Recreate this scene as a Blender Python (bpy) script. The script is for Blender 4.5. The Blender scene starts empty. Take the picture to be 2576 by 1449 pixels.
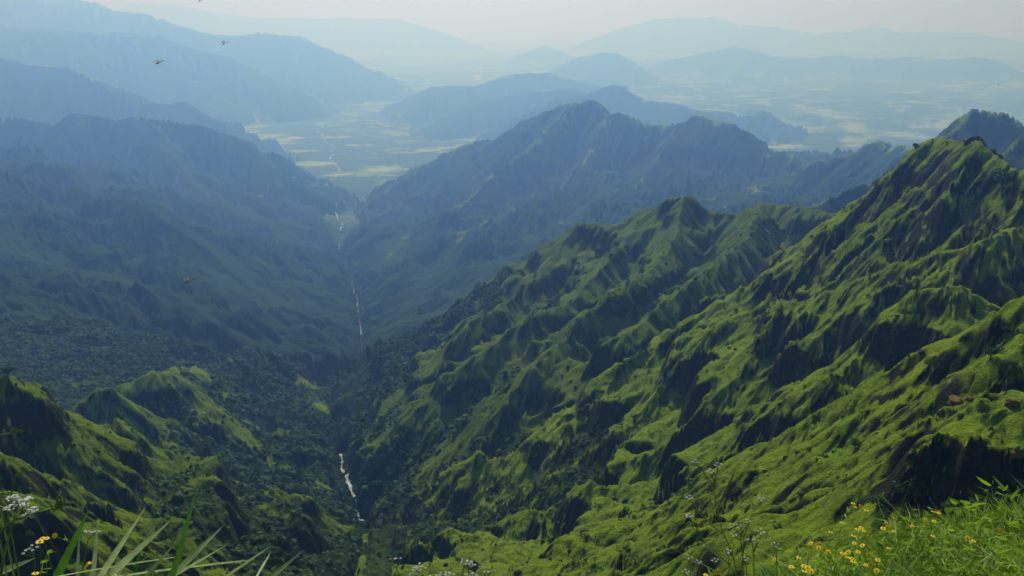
import bpy, math, random
import numpy as np
R = math.radians
rng = random.Random(7)
scene = bpy.context.scene
C = scene.collection

# ------------------------------------------------------------------ camera, sky, sun, exposure
PITCH = R(17.2)
FW, FH, FPX = 2576.0, 1449.0, 2231.0           # pixel frame the positions below were read in
cam_d = bpy.data.cameras.new("camera")
cam_d.sensor_width = 36.0
cam_d.lens = 36.0 * FPX / FW
cam_d.clip_start = 0.05
cam_d.clip_end = 200000.0
cam = bpy.data.objects.new("camera", cam_d)
C.objects.link(cam)
cam.location = (0, 0, 0)
cam.rotation_euler = (math.pi / 2 - PITCH, 0, 0)
scene.camera = cam

SUN_EL, SUN_AZ = R(47), R(-7)                  # azimuth from +Y towards +X
world = bpy.data.worlds.new("World")
scene.world = world
world.use_nodes = True
wn = world.node_tree
wn.nodes.clear()
sky = wn.nodes.new("ShaderNodeTexSky")
sky.sky_type = 'NISHITA'
sky.sun_disc = False
sky.sun_elevation = SUN_EL
sky.sun_rotation = SUN_AZ
sky.air_density = 1.0
sky.dust_density = 1.5
bg = wn.nodes.new("ShaderNodeBackground")
bg.inputs["Strength"].default_value = 0.05
wo = wn.nodes.new("ShaderNodeOutputWorld")
wn.links.new(sky.outputs[0], bg.inputs[0])
wn.links.new(bg.outputs[0], wo.inputs[0])

sun_d = bpy.data.lights.new("sun", 'SUN')
sun_d.energy = 5.0
sun_d.angle = R(0.5)
sun_d.color = (1.0, 0.995, 0.985)
sun = bpy.data.objects.new("sun", sun_d)
C.objects.link(sun)
sun.rotation_euler = (math.pi / 2 - SUN_EL, 0, math.pi - SUN_AZ)
scene.view_settings.view_transform = 'Standard'
scene.view_settings.look = 'None'
scene.view_settings.exposure = -0.35
scene.view_settings.gamma = 1.0
scene.cycles.volume_bounces = 2
scene.cycles.max_bounces = 6
scene.cycles.diffuse_bounces = 1
scene.cycles.use_denoising = True

HAZE_DENSITY = 0.00024
HAZE_COLOR = (0.23, 0.45, 1.0)
HAZE_G = 0.68

# ------------------------------------------------------------------ helpers
CP, SP = math.cos(PITCH), math.sin(PITCH)


def at(px, py, y):
    """world point seen at picture position (px, py), y metres forward of the camera"""
    u, v = (px - FW / 2) / FPX, (FH / 2 - py) / FPX
    dy = CP + v * SP
    dz = -SP + v * CP
    k = y / dy
    return (u * k, y, dz * k)


def node_mat(name):
    m = bpy.data.materials.new(name)
    m.use_nodes = True
    nt = m.node_tree
    nt.nodes.clear()
    return m, nt, nt.nodes, nt.links


def make_mesh(name, V, F, mat, parent=None, smooth=True, attrs=None):
    """V (n,3) array, F list of (m,k) int arrays -> one linked object"""
    me = bpy.data.meshes.new(name)
    V = np.asarray(V, dtype=np.float32)
    if not isinstance(F, (list, tuple)):
        F = [F]
    F = [np.asarray(f, dtype=np.int32) for f in F if len(f)]
    me.vertices.add(len(V))
    me.vertices.foreach_set("co", V.ravel())
    loops = np.concatenate([f.ravel() for f in F])
    tot = np.concatenate([np.full(len(f), f.shape[1], dtype=np.int32) for f in F])
    start = np.concatenate([[0], np.cumsum(tot)[:-1]]).astype(np.int32)
    me.loops.add(len(loops))
    me.loops.foreach_set("vertex_index", loops)
    me.polygons.add(len(tot))
    me.polygons.foreach_set("loop_start", start)
    me.polygons.foreach_set("loop_total", tot)
    me.polygons.foreach_set("use_smooth", np.full(len(tot), smooth, dtype=bool))
    for k, a in (attrs or {}).items():
        at_ = me.attributes.new(k, 'FLOAT', 'POINT')
        at_.data.foreach_set("value", np.asarray(a, dtype=np.float32))
    me.update(calc_edges=True)
    if mat is not None:
        me.materials.append(mat)
    o = bpy.data.objects.new(name, me)
    C.objects.link(o)
    if parent is not None:
        o.parent = parent
    return o


def hash2(ix, iy, seed):
    h = (ix.astype(np.int64) * 374761393 + iy.astype(np.int64) * 668265263 + seed * 982451653) & 0xFFFFFFFF
    h = ((h ^ (h >> 13)) * 1274126177) & 0xFFFFFFFF
    h = h ^ (h >> 16)
    return (h & 0xFFFFFF).astype(np.float32) / 16777216.0


def pnoise(x, y, seed=0):
    x0, y0 = np.floor(x), np.floor(y)
    fx, fy = (x - x0).astype(np.float32), (y - y0).astype(np.float32)
    ix, iy = x0.astype(np.int32), y0.astype(np.int32)
    u = fx * fx * fx * (fx * (fx * 6 - 15) + 10)
    v = fy * fy * fy * (fy * (fy * 6 - 15) + 10)

    def g(dx, dy):
        a = hash2(ix + dx, iy + dy, seed) * np.float32(2 * math.pi)
        return np.cos(a) * (fx - dx) + np.sin(a) * (fy - dy)
    n0 = g(0, 0) * (1 - u) + g(1, 0) * u
    n1 = g(0, 1) * (1 - u) + g(1, 1) * u
    return (n0 * (1 - v) + n1 * v) * 1.5


def fbm(x, y, seed=0, o=4, gain=0.5):
    s, a, t = 0.0, 1.0, 0.0
    for k in range(o):
        s = s + a * pnoise(x * 2 ** k, y * 2 ** k, seed + k * 17)
        t += a
        a *= gain
    return s / t


def sstep(a, b, x):
    t = np.clip((x - a) / (b - a), 0, 1)
    return t * t * (3 - 2 * t)


# ------------------------------------------------------------------ terrain: crests read from the photograph
# (px, py, metres forward)
RIDGES = []      # dict(pts, near slope, far slope, K relief, c rounding, gid)


def ridge(gid, pts, s1, s2=None, K=400, c=6, spurs=None, ext=None):
    far = 1.15 if gid == 8 else 1.0
    P = [at(p[0], p[1], p[2] * far) for p in pts]
    s1 *= 1.08 if gid == 0 else 1.05 if gid == 1 else 1.0
    if ext:
        P = P + [tuple(e) for e in ext]
    RIDGES.append(dict(P=np.array(P, dtype=np.float64), s1=s1, s2=s2 or s1, K=K, c=c, gid=gid))
    if spurs:
        gap, length, drop, seed = spurs
        r_ = random.Random(seed)
        P = np.array(P)
        for i in range(len(P) - 1):
            a, b = P[i], P[i + 1]
            L = math.hypot(*(b - a)[:2])
            n = max(0, int(L / gap + r_.random()))
            for k in range(n):
                t = (k + r_.random()) / max(n, 1)
                p = a + (b - a) * t
                d = (b - a)[:2] / max(L, 1e-6)
                for side in (-1, 1):
                    nx, ny = -d[1] * side, d[0] * side
                    if ny > 0.3 and r_.random() < 0.6:
                        continue
                    ang = math.atan2(ny, nx) + r_.uniform(-.5, .5)
                    q = p.copy() - np.array([0, 0, r_.uniform(.0, .06) * length])
                    out = [q.copy()]
                    ll = length * r_.uniform(.6, 1.15)
                    dr = drop * r_.uniform(.8, 1.2)
                    for m in range(5):
                        ang += r_.uniform(-.5, .5)
                        st = ll / 5
                        q = q + np.array([math.cos(ang) * st, math.sin(ang) * st, -dr * st * r_.uniform(.55, 1.35)])
                        out.append(q.copy())
                    RIDGES.append(dict(P=np.array(out), s1=s1 * 1.15, s2=s1 * 1.15, K=K, c=c, gid=gid, minor=True))


NEAR, MIDR, LEFTN, LEFTW, PYR, LEFTM, MID, FAR, FAR2, PLAIN = range(10)
# far ranges
ridge(FAR2, [(1500, 95, 27000), (1560, 72, 27000), (1650, 46, 27000), (1800, 42, 27000), (1862, 62, 27000), (1940, 66, 27000), (2050, 84, 27000), (2140, 80, 27000), (2200, 62, 30000), (2260, 82, 27000), (2350, 80, 27000), (2450, 82, 26000), (2576, 105, 25000), (2800, 100, 25000)], .4, K=1500, c=60, spurs=(2500, 3000, .3, 3))
ridge(FAR2, [(180, 20, 30000), (300, 22, 30000), (340, 8, 30000), (450, 12, 30000), (560, 34, 30000), (650, 45, 30000), (780, 46, 29000), (880, 44, 29000), (1000, 48, 29000), (1100, 78, 28000), (1200, 112, 27000)], .4, K=1500, c=60)
ridge(FAR, [(1680, 150, 19000), (1780, 132, 19000), (1850, 115, 19000), (1900, 128, 18500), (1960, 142, 18500), (2040, 146, 18500), (2100, 138, 18500), (2200, 146, 18000), (2300, 141, 18000), (2380, 150, 17500), (2450, 143, 17000), (2500, 148, 17000), (2560, 176, 16500), (2700, 230, 16000)], .42, K=1100, c=40, spurs=(1500, 1900, .35, 5))
ridge(FAR, [(1260, 160, 24000), (1325, 134, 23500), (1350, 122, 23500), (1369, 115, 23500), (1395, 131, 23500), (1452, 143, 23000), (1540, 165, 22000)], .4, K=1000, c=20)
# left far range, one behind the other
ridge(FAR, [(-250, -60, 15000), (0, -20, 15000), (213, 0, 15000), (250, 7, 15000), (300, 25, 15000), (377, 36, 14800), (433, 60, 14800), (500, 78, 14500), (547, 87, 14500), (600, 90, 14500), (653, 80, 14500), (700, 88, 14500), (750, 90, 14500), (800, 113, 14500), (859, 137, 14500), (930, 175, 14300), (990, 205, 14000)], .55, K=1500, c=25, spurs=(1300, 2300, .42, 7))
ridge(FAR, [(-150, 60, 11500), (100, 72, 11500), (250, 80, 11500), (333, 83, 11500), (400, 88, 11500), (467, 113, 11500), (547, 137, 11500), (600, 175, 11500), (650, 215, 11200)], .55, K=1300, c=25, spurs=(1100, 1700, .4, 8))
# left middle
ridge(LEFTM, [(-200, 120, 7800), (0, 145, 7800), (67, 160, 7700), (167, 170, 7600), (207, 187, 7500), (267, 220, 7400), (350, 250, 7300), (417, 260, 7200), (457, 255, 7200), (477, 262, 7200), (517, 288, 7100), (567, 312, 7000), (600, 345, 6900)], .6, K=1100, c=12, spurs=(800, 1300, .5, 9))
ridge(LEFTM, [(-200, 300, 5000), (0, 293, 5000), (33, 292, 5000), (100, 310, 4950), (160, 318, 4950), (193, 287, 5000), (233, 290, 5000), (287, 305, 5000), (333, 297, 5000), (360, 290, 5000), (377, 295, 5000), (467, 313, 4950), (527, 320, 4900), (567, 337, 4850), (617, 363, 4800), (640, 383, 4750), (690, 440, 4550)], .62, K=1100, c=10, spurs=(480, 1300, .5, 10))
ridge(LEFTW, [(360, 292, 4990), (400, 340, 4700), (430, 400, 4400), (480, 460, 4100), (560, 520, 3800), (660, 570, 3550), (740, 640, 3250)], .7, K=700, c=8, spurs=(300, 500, .5, 16))
ridge(LEFTW, [(-250, 350, 3700), (0, 370, 3700), (33, 375, 3700), (83, 407, 3600), (133, 427, 3550), (200, 440, 3500), (267, 467, 3400), (350, 510, 3250), (450, 565, 3050), (560, 630, 2850), (680, 700, 2600)], .7, K=900, c=8, spurs=(350, 650, .5, 11))
ridge(LEFTW, [(-200, 470, 2700), (60, 545, 2600), (167, 530, 2600), (227, 506, 2600), (293, 503, 2600), (350, 510, 2550), (383, 533, 2500), (480, 600, 2350), (580, 690, 2200), (700, 780, 2050)], .7, K=700, c=8, spurs=(260, 480, .5, 12))
ridge(LEFTW, [(-300, 560, 2000), (0, 640, 1950), (120, 690, 1850), (250, 740, 1800), (420, 810, 1700), (560, 870, 1600), (680, 930, 1500)], .7, K=700, c=6, spurs=(180, 330, .5, 14))
ridge(LEFTW, [(-300, 680, 1400), (-100, 720, 1400), (60, 780, 1350), (200, 850, 1300), (330, 900, 1270)], .75, K=600, c=6, spurs=(130, 230, .55, 15))
# middle hills beyond the pyramid
ridge(MID, [(1340, 200, 16500), (1379, 180, 16500), (1452, 146, 16500), (1492, 135, 16500), (1519, 129, 16500), (1559, 132, 16500), (1585, 143, 16400), (1609, 170, 16200), (1639, 193, 16000), (1700, 215, 15500), (1800, 262, 14500)], .6, K=800, c=15, spurs=(900, 900, .4, 21))
ridge(MID, [(985, 290, 11200), (1029, 263, 11300), (1059, 240, 11400), (1092, 218, 11400), (1142, 215, 11500), (1192, 217, 11500), (1235, 205, 11700), (1275, 190, 12000), (1309, 183, 12000), (1375, 183, 12000), (1425, 197, 11800), (1475, 207, 11500), (1519, 220, 11000)], .5, K=600, c=30, spurs=(900, 1200, .33, 22))
ridge(MID, [(1092, 300, 10000), (1180, 262, 9900), (1240, 248, 9900), (1330, 232, 9800), (1400, 222, 9700), (1450, 222, 9500)], .5, K=500, c=20, spurs=(600, 800, .4, 23))
ridge(MID, [(1220, 330, 8200), (1290, 290, 8300), (1340, 262, 8400), (1400, 240, 8500), (1480, 235, 8600), (1519, 220, 8700), (1535, 213, 8700), (1565, 213, 8700), (1592, 230, 8600), (1625, 250, 8500), (1675, 257, 8500), (1717, 263, 8500), (1760, 277, 8500), (1817, 278, 8500), (1847, 283, 8500), (1867, 290, 8500), (1904, 278, 8500), (1934, 278, 8500), (1950, 290, 8400), (1977, 320, 8200), (2010, 355, 8000), (2060, 400, 7800)], .75, K=700, c=12, spurs=(700, 800, .45, 24))
# the blue pyramid ridge
ridge(PYR, [(960, 480, 4700), (1045, 420, 4850), (1159, 366, 4900), (1242, 343, 4850), (1292, 313, 4750), (1319, 300, 4700), (1379, 277, 4600), (1410, 262, 4560), (1439, 255, 4500), (1465, 257, 4500), (1492, 253, 4480), (1512, 270, 4450), (1535, 288, 4400), (1555, 286, 4350), (1592, 293, 4300), (1659, 313, 4250), (1685, 312, 4200), (1717, 305, 4150), (1744, 291, 4100), (1767, 291, 4080), (1797, 302, 4050), (1830, 307, 4000), (1857, 323, 3950), (1884, 353, 3900), (1917, 383, 3850), (1944, 392, 3800), (1977, 383, 3750), (1994, 390, 3700), (2017, 410, 3650), (2037, 405, 3600), (2084, 402, 3500), (2150, 393, 3300), (2180, 367, 3200), (2197, 355, 3150), (2217, 358, 3100), (2237, 367, 3050), (2284, 367, 2900), (2317, 367, 2800), (2420, 390, 2600), (2576, 380, 2500), (2800, 350, 2400)], .72, K=700, c=8, spurs=(480, 1000, .5, 31))
ridge(PYR, [(1439, 257, 4490), (1400, 302, 4350), (1355, 345, 4150), (1305, 387, 3980), (1250, 432, 3820), (1192, 483, 3650), (1110, 545, 3450), (1030, 610, 3250), (960, 690, 2900)], .85, K=500, c=6, spurs=(250, 350, .6, 32))
ridge(PYR, [(1545, 288, 4380), (1515, 310, 4300), (1489, 367, 4100), (1450, 430, 3850), (1380, 510, 3550), (1280, 580, 3300), (1200, 650, 3000), (1120, 730, 2600), (1050, 800, 2250), (985, 860, 1950)], .85, K=500, c=6, spurs=(250, 350, .6, 33))
ridge(PYR, [(1717, 306, 4140), (1680, 350, 3950), (1640, 420, 3700), (1570, 500, 3400), (1480, 560, 3100), (1400, 620, 2800), (1300, 690, 2450), (1200, 750, 2150), (1110, 810, 1900)], .85, K=500, c=6, spurs=(250, 350, .6, 34))
ridge(PYR, [(2017, 412, 3640), (1960, 450, 3400), (1880, 500, 3000), (1800, 540, 2700)], .85, K=500, c=6, spurs=(250, 350, .6, 35))
ridge(PYR, [(1960, 450, 3400), (1800, 500, 2900), (1600, 545, 2500), (1480, 600, 2300), (1380, 650, 2100), (1290, 700, 1950), (1200, 770, 1800)], .8, K=500, c=6, spurs=(200, 300, .6, 38))
# mesa at the right edge and the shoulder before it
ridge(PYR, [(2250, 450, 1950), (2310, 390, 1950), (2364, 337, 1950), (2404, 317, 1950), (2415, 296, 1950), (2428, 280, 1950), (2437, 276, 1950), (2484, 281, 1950), (2544, 287, 1950), (2562, 297, 1950), (2576, 313, 1950), (2650, 350, 1950), (2800, 400, 1950)], 1.3, K=450, c=4)
ridge(PYR, [(2420, 470, 1300), (2500, 400, 1350), (2576, 345, 1400), (2700, 300, 1450)], .8, K=350, c=6)
ridge(PYR, [(2000, 540, 1500), (2060, 510, 1550), (2130, 492, 1600), (2200, 470, 1600), (2290, 430, 1600), (2340, 400, 1600)], .8, K=400, c=6, spurs=(150, 260, .6, 37))
# dark green middle ridge
ridge(MIDR, [(900, 960, 1640), (959, 916, 1600), (1059, 846, 1520), (1119, 800, 1450), (1159, 783, 1400), (1212, 730, 1340), (1252, 696, 1300), (1285, 670, 1280), (1315, 641, 1260), (1359, 640, 1250), (1392, 606, 1240), (1419, 600, 1230), (1449, 563, 1220), (1465, 553, 1215), (1519, 563, 1200), (1565, 551, 1190), (1602, 526, 1180), (1640, 515, 1170), (1675, 503, 1160), (1695, 492, 1160), (1717, 483, 1150), (1735, 495, 1150), (1750, 510, 1150), (1787, 526, 1140), (1850, 530, 1120), (1890, 516, 1100), (1917, 505, 1090), (1950, 508, 1080), (2000, 516, 1060), (2044, 516, 1040), (2130, 528, 1000), (2250, 500, 960), (2400, 470, 930), (2700, 420, 900)], .8, K=450, c=4, spurs=(120, 330, .52, 41))
ridge(MIDR, [(1392, 640, 1180), (1359, 680, 1130), (1332, 705, 1090), (1279, 750, 1040), (1248, 768, 1015), (1215, 766, 1010), (1180, 800, 1000), (1120, 860, 980), (1060, 920, 970), (1000, 985, 960), (940, 1060, 960)], 1.0, K=300, c=2, spurs=(60, 110, .7, 42))
ridge(MIDR, [(1600, 560, 1150), (1540, 640, 1060), (1480, 700, 990), (1420, 760, 940), (1325, 795, 910), (1272, 830, 890), (1212, 873, 870), (1192, 895, 860), (1152, 923, 850), (1120, 965, 840), (1059, 1056, 840), (1002, 1113, 850), (942, 1166, 870)], 1.0, K=250, c=2, spurs=(50, 100, .7, 43))
ridge(MIDR, [(1717, 500, 1130), (1700, 590, 1030), (1640, 670, 950), (1560, 730, 880), (1442, 800, 820), (1436, 833, 810), (1392, 866, 790), (1340, 915, 770), (1290, 970, 755), (1250, 1040, 745), (1180, 1120, 750), (1100, 1180, 750)], 1.0, K=230, c=2, spurs=(50, 100, .7, 44))
ridge(MIDR, [(1917, 510, 1080), (1880, 590, 960), (1820, 650, 880), (1740, 700, 810), (1640, 780, 760), (1560, 850, 720)], 1.0, K=200, c=2, spurs=(50, 90, .7, 45))
# bright near ridge, crest from the rocky head down to the stream
ridge(NEAR, [(2334, 350, 622), (2350, 338, 620), (2372, 340, 615), (2397, 348, 600), (2427, 358, 585), (2436, 340, 572), (2446, 333, 568), (2464, 338, 560), (2480, 356, 550), (2510, 380, 540), (2550, 405, 525), (2620, 450, 500), (2800, 480, 470)], 1.05, K=260, c=2)
ridge(NEAR, [(2350, 338, 620), (2334, 350, 622), (2314, 377, 625), (2304, 393, 627), (2250, 440, 632), (2204, 467, 638), (2160, 505, 645), (2130, 530, 650), (2084, 576, 655), (2050, 600, 658), (2017, 616, 660), (1977, 640, 660), (1950, 666, 660), (1884, 700, 660), (1834, 740, 660), (1750, 800, 657), (1717, 813, 656), (1669, 843, 655), (1639, 868, 653), (1602, 868, 652), (1565, 893, 650), (1542, 913, 650), (1509, 956, 650), (1485, 985, 650), (1425, 1056, 650), (1360, 1095, 652), (1285, 1127, 655), (1240, 1138, 660), (1202, 1129, 668), (1132, 1166, 680), (1075, 1210, 690), (1025, 1283, 690), (985, 1340, 690)], 1.05, K=260, c=2, spurs=(34, 80, .8, 51))
ridge(NEAR, [(2560, 560, 480), (2460, 600, 470), (2320, 640, 500), (2200, 690, 520), (2084, 716, 540), (2000, 742, 555), (1964, 750, 560), (1934, 770, 570), (1884, 786, 580), (1784, 810, 600), (1727, 826, 622)], 1.1, K=150, c=2, spurs=(28, 80, .85, 52))
ridge(NEAR, [(1964, 752, 558), (1930, 820, 540), (1890, 890, 520), (1840, 950, 505), (1780, 1020, 495), (1700, 1080, 490), (1620, 1130, 490)], 1.2, K=90, c=2)
ridge(NEAR, [(1720, 830, 620), (1690, 900, 600), (1650, 975, 580), (1590, 1050, 565), (1500, 1110, 560), (1420, 1170, 560), (1330, 1210, 570), (1250, 1260, 580)], 1.1, K=100, c=2, spurs=(30, 50, .9, 53))
ridge(NEAR, [(2444, 713, 400), (2384, 704, 402), (2317, 723, 408), (2264, 776, 412), (2217, 830, 418), (2150, 900, 425), (2100, 950, 430), (2000, 960, 440), (1900, 1010, 450)], 1.3, K=110, c=3, spurs=(25, 40, .9, 54))
ridge(NEAR, [(2100, 930, 400), (1994, 976, 405), (1950, 1000, 412), (1900, 1025, 420), (1850, 1053, 428), (1830, 1090, 432), (1780, 1125, 440), (1717, 1153, 448), (1646, 1206, 456), (1559, 1216, 462), (1492, 1213, 468), (1459, 1229, 472), (1392, 1266, 478), (1379, 1279, 480), (1325, 1276, 490), (1305, 1303, 500), (1259, 1343, 520), (1125, 1373, 560), (1040, 1420, 585)], 1.15, K=200, c=3, spurs=(26, 50, .9, 55))
ridge(NEAR, [(2576, 743, 262), (2510, 770, 264), (2450, 816, 268), (2334, 883, 275), (2250, 933, 281), (2180, 975, 285), (2100, 1026, 292), (2000, 1075, 305), (1934, 1109, 315), (1860, 1150, 325), (1800, 1195, 335)], 1.15, K=120, c=3, spurs=(26, 50, .9, 56), ext=None)
ridge(NEAR, [(2050, 1130, 280), (1974, 1193, 292), (1930, 1189, 300), (1884, 1199, 305), (1827, 1194, 312), (1784, 1216, 320), (1717, 1254, 328), (1659, 1283, 336), (1592, 1296, 345), (1542, 1326, 352), (1525, 1353, 358), (1459, 1373, 370), (1350, 1400, 400), (1220, 1449, 440)], 1.15, K=210, c=3, spurs=(22, 42, .9, 57))
ridge(NEAR, [(2700, 800, 240), (2576, 870, 232), (2500, 900, 232), (2430, 960, 232), (2350, 1020, 236), (2270, 1100, 240), (2180, 1180, 244), (2100, 1235, 250), (1950, 1290, 262), (1850, 1316, 272), (1750, 1335, 284), (1600, 1420, 300), (1500, 1500, 320)], 1.05, K=230, c=3, spurs=(18, 32, .9, 58))
ridge(NEAR, [(2700, 960, 205), (2576, 1010, 200), (2520, 1060, 198), (2470, 1120, 198), (2420, 1190, 200), (2380, 1270, 204)], .9, K=150, c=5, spurs=(14, 26, .8, 59))
RIDGES.append(dict(P=np.array([at(2576, 743, 262), (210, 210, -62), (215, 120, -40), (140, 30, -20), (60, -10, -8), (0, -30, -3)], dtype=np.float64), s1=1.25, s2=1.25, K=300, c=3, gid=NEAR))
# left near spurs
ridge(LEFTN, [(400, 1110, 640), (480, 1150, 625), (560, 1200, 617), (615, 1236, 612), (675, 1234, 615), (750, 1243, 620), (817, 1303, 625), (865, 1370, 625)], 1.1, K=200, c=3, spurs=(34, 60, .8, 66))
ridge(LEFTN, [(280, 1050, 560), (330, 1080, 560), (412, 1146, 560), (500, 1230, 560), (585, 1314, 560), (640, 1370, 560), (760, 1430, 570)], 1.1, K=200, c=3, spurs=(34, 60, .8, 67))
ridge(LEFTN, [(-150, 1200, 245), (0, 1250, 250), (120, 1290, 260), (240, 1320, 270), (380, 1400, 290), (500, 1480, 310)], 1.15, K=150, c=3, spurs=(24, 40, .8, 68))
ridge(LEFTN, [(-250, 880, 420), (-60, 945, 420), (20, 938, 420), (40, 955, 420), (77, 969, 425), (117, 998, 430), (150, 1006, 435), (187, 1036, 440), (215, 1055, 445), (240, 1080, 450), (262, 1120, 455), (280, 1168, 460), (330, 1220, 475), (400, 1290, 495), (500, 1350, 520), (620, 1420, 550)], 1.15, K=220, c=2, spurs=(32, 60, .8, 61))
ridge(LEFTN, [(-50, 1010, 760), (80, 1060, 740), (190, 1033, 730), (213, 999, 735), (247, 969, 740), (267, 964, 740), (290, 983, 745), (310, 992, 755), (330, 1040, 740), (420, 1120, 720), (520, 1200, 710), (640, 1290, 700), (760, 1360, 690)], 1.15, K=240, c=2, spurs=(40, 70, .8, 62))
ridge(LEFTN, [(300, 996, 830), (320, 963, 840), (345, 945, 845), (373, 931, 850), (397, 924, 850), (420, 925, 860), (450, 938, 870), (500, 993, 870), (580, 1080, 860), (653, 1133, 850), (733, 1200, 840), (783, 1250, 830), (833, 1300, 820)], 1.0, K=240, c=2, spurs=(45, 80, .75, 63))
ridge(LEFTN, [(400, 930, 900), (510, 918, 1150), (550, 916, 1200), (633, 880, 1350), (700, 900, 1350), (780, 960, 1300), (830, 1040, 1200)], .9, K=280, c=4, spurs=(70, 120, .6, 64))
ridge(LEFTN, [(-200, 1050, 300), (0, 1130, 310), (60, 1160, 318), (150, 1195, 330), (240, 1250, 345), (330, 1310, 360), (420, 1380, 380), (560, 1449, 420)], 1.15, K=150, c=2, spurs=(28, 45, .8, 65))

STREAM = [(975, 1449, 600), (958, 1400, 640), (942, 1340, 700), (895, 1262, 790), (862, 1200, 880), (858, 1150, 950), (872, 1060, 1150), (905, 950, 1500), (915, 860, 1950), (892, 725, 2700), (852, 620, 3500), (862, 570, 4050), (845, 530, 4600), (864, 490, 5250), (832, 460, 5800), (850, 430, 6400), (835, 400, 7200), (838, 375, 7900), (815, 350, 8800), (798, 325, 9700), (835, 303, 10600), (920, 275, 12200), (1000, 255, 13300), (1030, 238, 14300), (1085, 208, 17000), (1065, 193, 18700), (1050, 178, 20800)]
SW = np.array([at(*p) for p in STREAM])

# ------------------------------------------------------------------ the grid (rings round the look-out, finer near)
def rings():
    out, r = [], 34.0
    while r < 46000:
        out.append(r)
        k = 0.005 if r < 140 else 0.0022 if r < 1500 else 0.003 if r < 5500 else 0.0045 if r < 16000 else 0.008
        r *= 1 + k
    return np.array(out)


NA = 1360
rr = rings()
th = np.linspace(R(-38), R(38), NA)
RR, TH = np.meshgrid(rr, th, indexing='ij')
X = (RR * np.sin(TH)).astype(np.float32)
Y = (RR * np.cos(TH)).astype(np.float32)
RR = RR.astype(np.float32)
SN, CS = np.sin(TH).astype(np.float32), np.cos(TH).astype(np.float32)

# valley
ys = np.concatenate([[-500, 0, 300], SW[:, 1], [30000, 60000]])
zs = np.concatenate([[-180, -260, -350], SW[:, 2], [-1290, -1300]])
xs = np.concatenate([[0, -20, -60], SW[:, 0], [-2500, -2500]])
yq = Y
zv = np.interp(yq, ys, zs).astype(np.float32)
xv = np.interp(yq, ys, xs).astype(np.float32)
dx = X - xv
wall = 1 - sstep(3300, 6300, Y)
wv = (6 + np.clip(Y - 3300, 0, 1e9) * 0.09) * (1 + .7 * fbm(X / 500, Y / 500, 19, 3))
lat = np.maximum(np.abs(dx) - wv, 0)
rise = np.where(dx < 0, .36, .44) * lat * wall
cap = 60 + np.where(dx < 0, 800, 250) * sstep(900, 2000, Y)
rise = cap * (1 - np.exp(-rise / cap))
rise = rise + fbm(X / 420, Y / 420, 92, 4) * 90 * sstep(80, 500, lat) * wall * sstep(1200, 2200, Y)
Z = zv + rise + 0.012 * lat * (1 - wall)
Z = Z + fbm(X / 2600, Y / 2600, 91, 4) * 220 * sstep(5000, 9000, Y) * sstep(200, 1500, np.abs(dx))
GID = np.full(Z.shape, PLAIN, dtype=np.int8)
GID[(Y < 5000) & (dx < 0)] = LEFTW
GID[(Y < 5000) & (dx >= 0)] = PYR
GID[(Y < 1350) & (dx < 0)] = LEFTN
GID[(Y < 1800) & (dx >= 0)] = MIDR
DC = np.full(Z.shape, 1e6, dtype=np.float32)

KR = (np.gradient(rr) / rr).astype(np.float32)[:, None]
for rd in RIDGES:
    P, s1, s2, K, c = rd['P'], rd['s1'], rd['s2'], rd['K'], rd['c']
    for a, b in zip(P[:-1], P[1:]):
        reach = 2.6 * K / s1
        ra, rb = math.hypot(a[0], a[1]), math.hypot(b[0], b[1])
        i0 = np.searchsorted(rr, min(ra, rb) - reach)
        i1 = np.searchsorted(rr, max(ra, rb) + reach)
        if i1 <= i0:
            continue
        rmin = max(min(ra, rb) - reach, 1)
        ta, tb = math.atan2(a[0], a[1]), math.atan2(b[0], b[1])
        if min(ra, rb) > reach * 1.05:
            da = math.asin(min(1, reach / min(ra, rb)))
            j0 = np.searchsorted(th, min(ta, tb) - da)
            j1 = np.searchsorted(th, max(ta, tb) + da)
        else:
            j0, j1 = 0, NA
        if j1 <= j0:
            continue
        sl = (slice(i0, i1), slice(j0, j1))
        x, y = X[sl], Y[sl]
        vx, vy = b[0] - a[0], b[1] - a[1]
        L2 = vx * vx + vy * vy + 1e-9
        t = np.clip(((x - a[0]) * vx + (y - a[1]) * vy) / L2, 0, 1).astype(np.float32)
        ex, ey = x - (a[0] + t * vx), y - (a[1] + t * vy)
        d = np.sqrt(ex * ex + ey * ey)
        s = np.where(ey < 0, s1, s2)
        dd = np.sqrt(d * d + c * c) - c
        h = (a[2] + t * (b[2] - a[2])) - K * (1 - np.exp(-.65 * s * dd / K)) - 0.38 * s * dd
        m = h > Z[sl]
        GID[sl] = np.where(m, rd['gid'], GID[sl])
        z0 = Z[sl]
        Z[sl] = np.maximum(h, z0)
        if 'minor' not in rd:
            DC[sl] = np.minimum(DC[sl], d)
Z = Z.astype(np.float32)
BASE = Z.copy()


def grad(Z):
    gr = np.gradient(Z, rr, axis=0).astype(np.float32)
    gt = np.gradient(Z, th, axis=1).astype(np.float32) / RR
    return gr * SN + gt * CS, gr * CS - gt * SN


def blur(A, n=1):
    for _ in range(n):
        B = A.copy()
        B[1:-1] = (A[:-2] + 2 * A[1:-1] + A[2:]) * .25
        A = B.copy()
        A[:, 1:-1] = (B[:, :-2] + 2 * B[:, 1:-1] + B[:, 2:]) * .25
    return A


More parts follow.
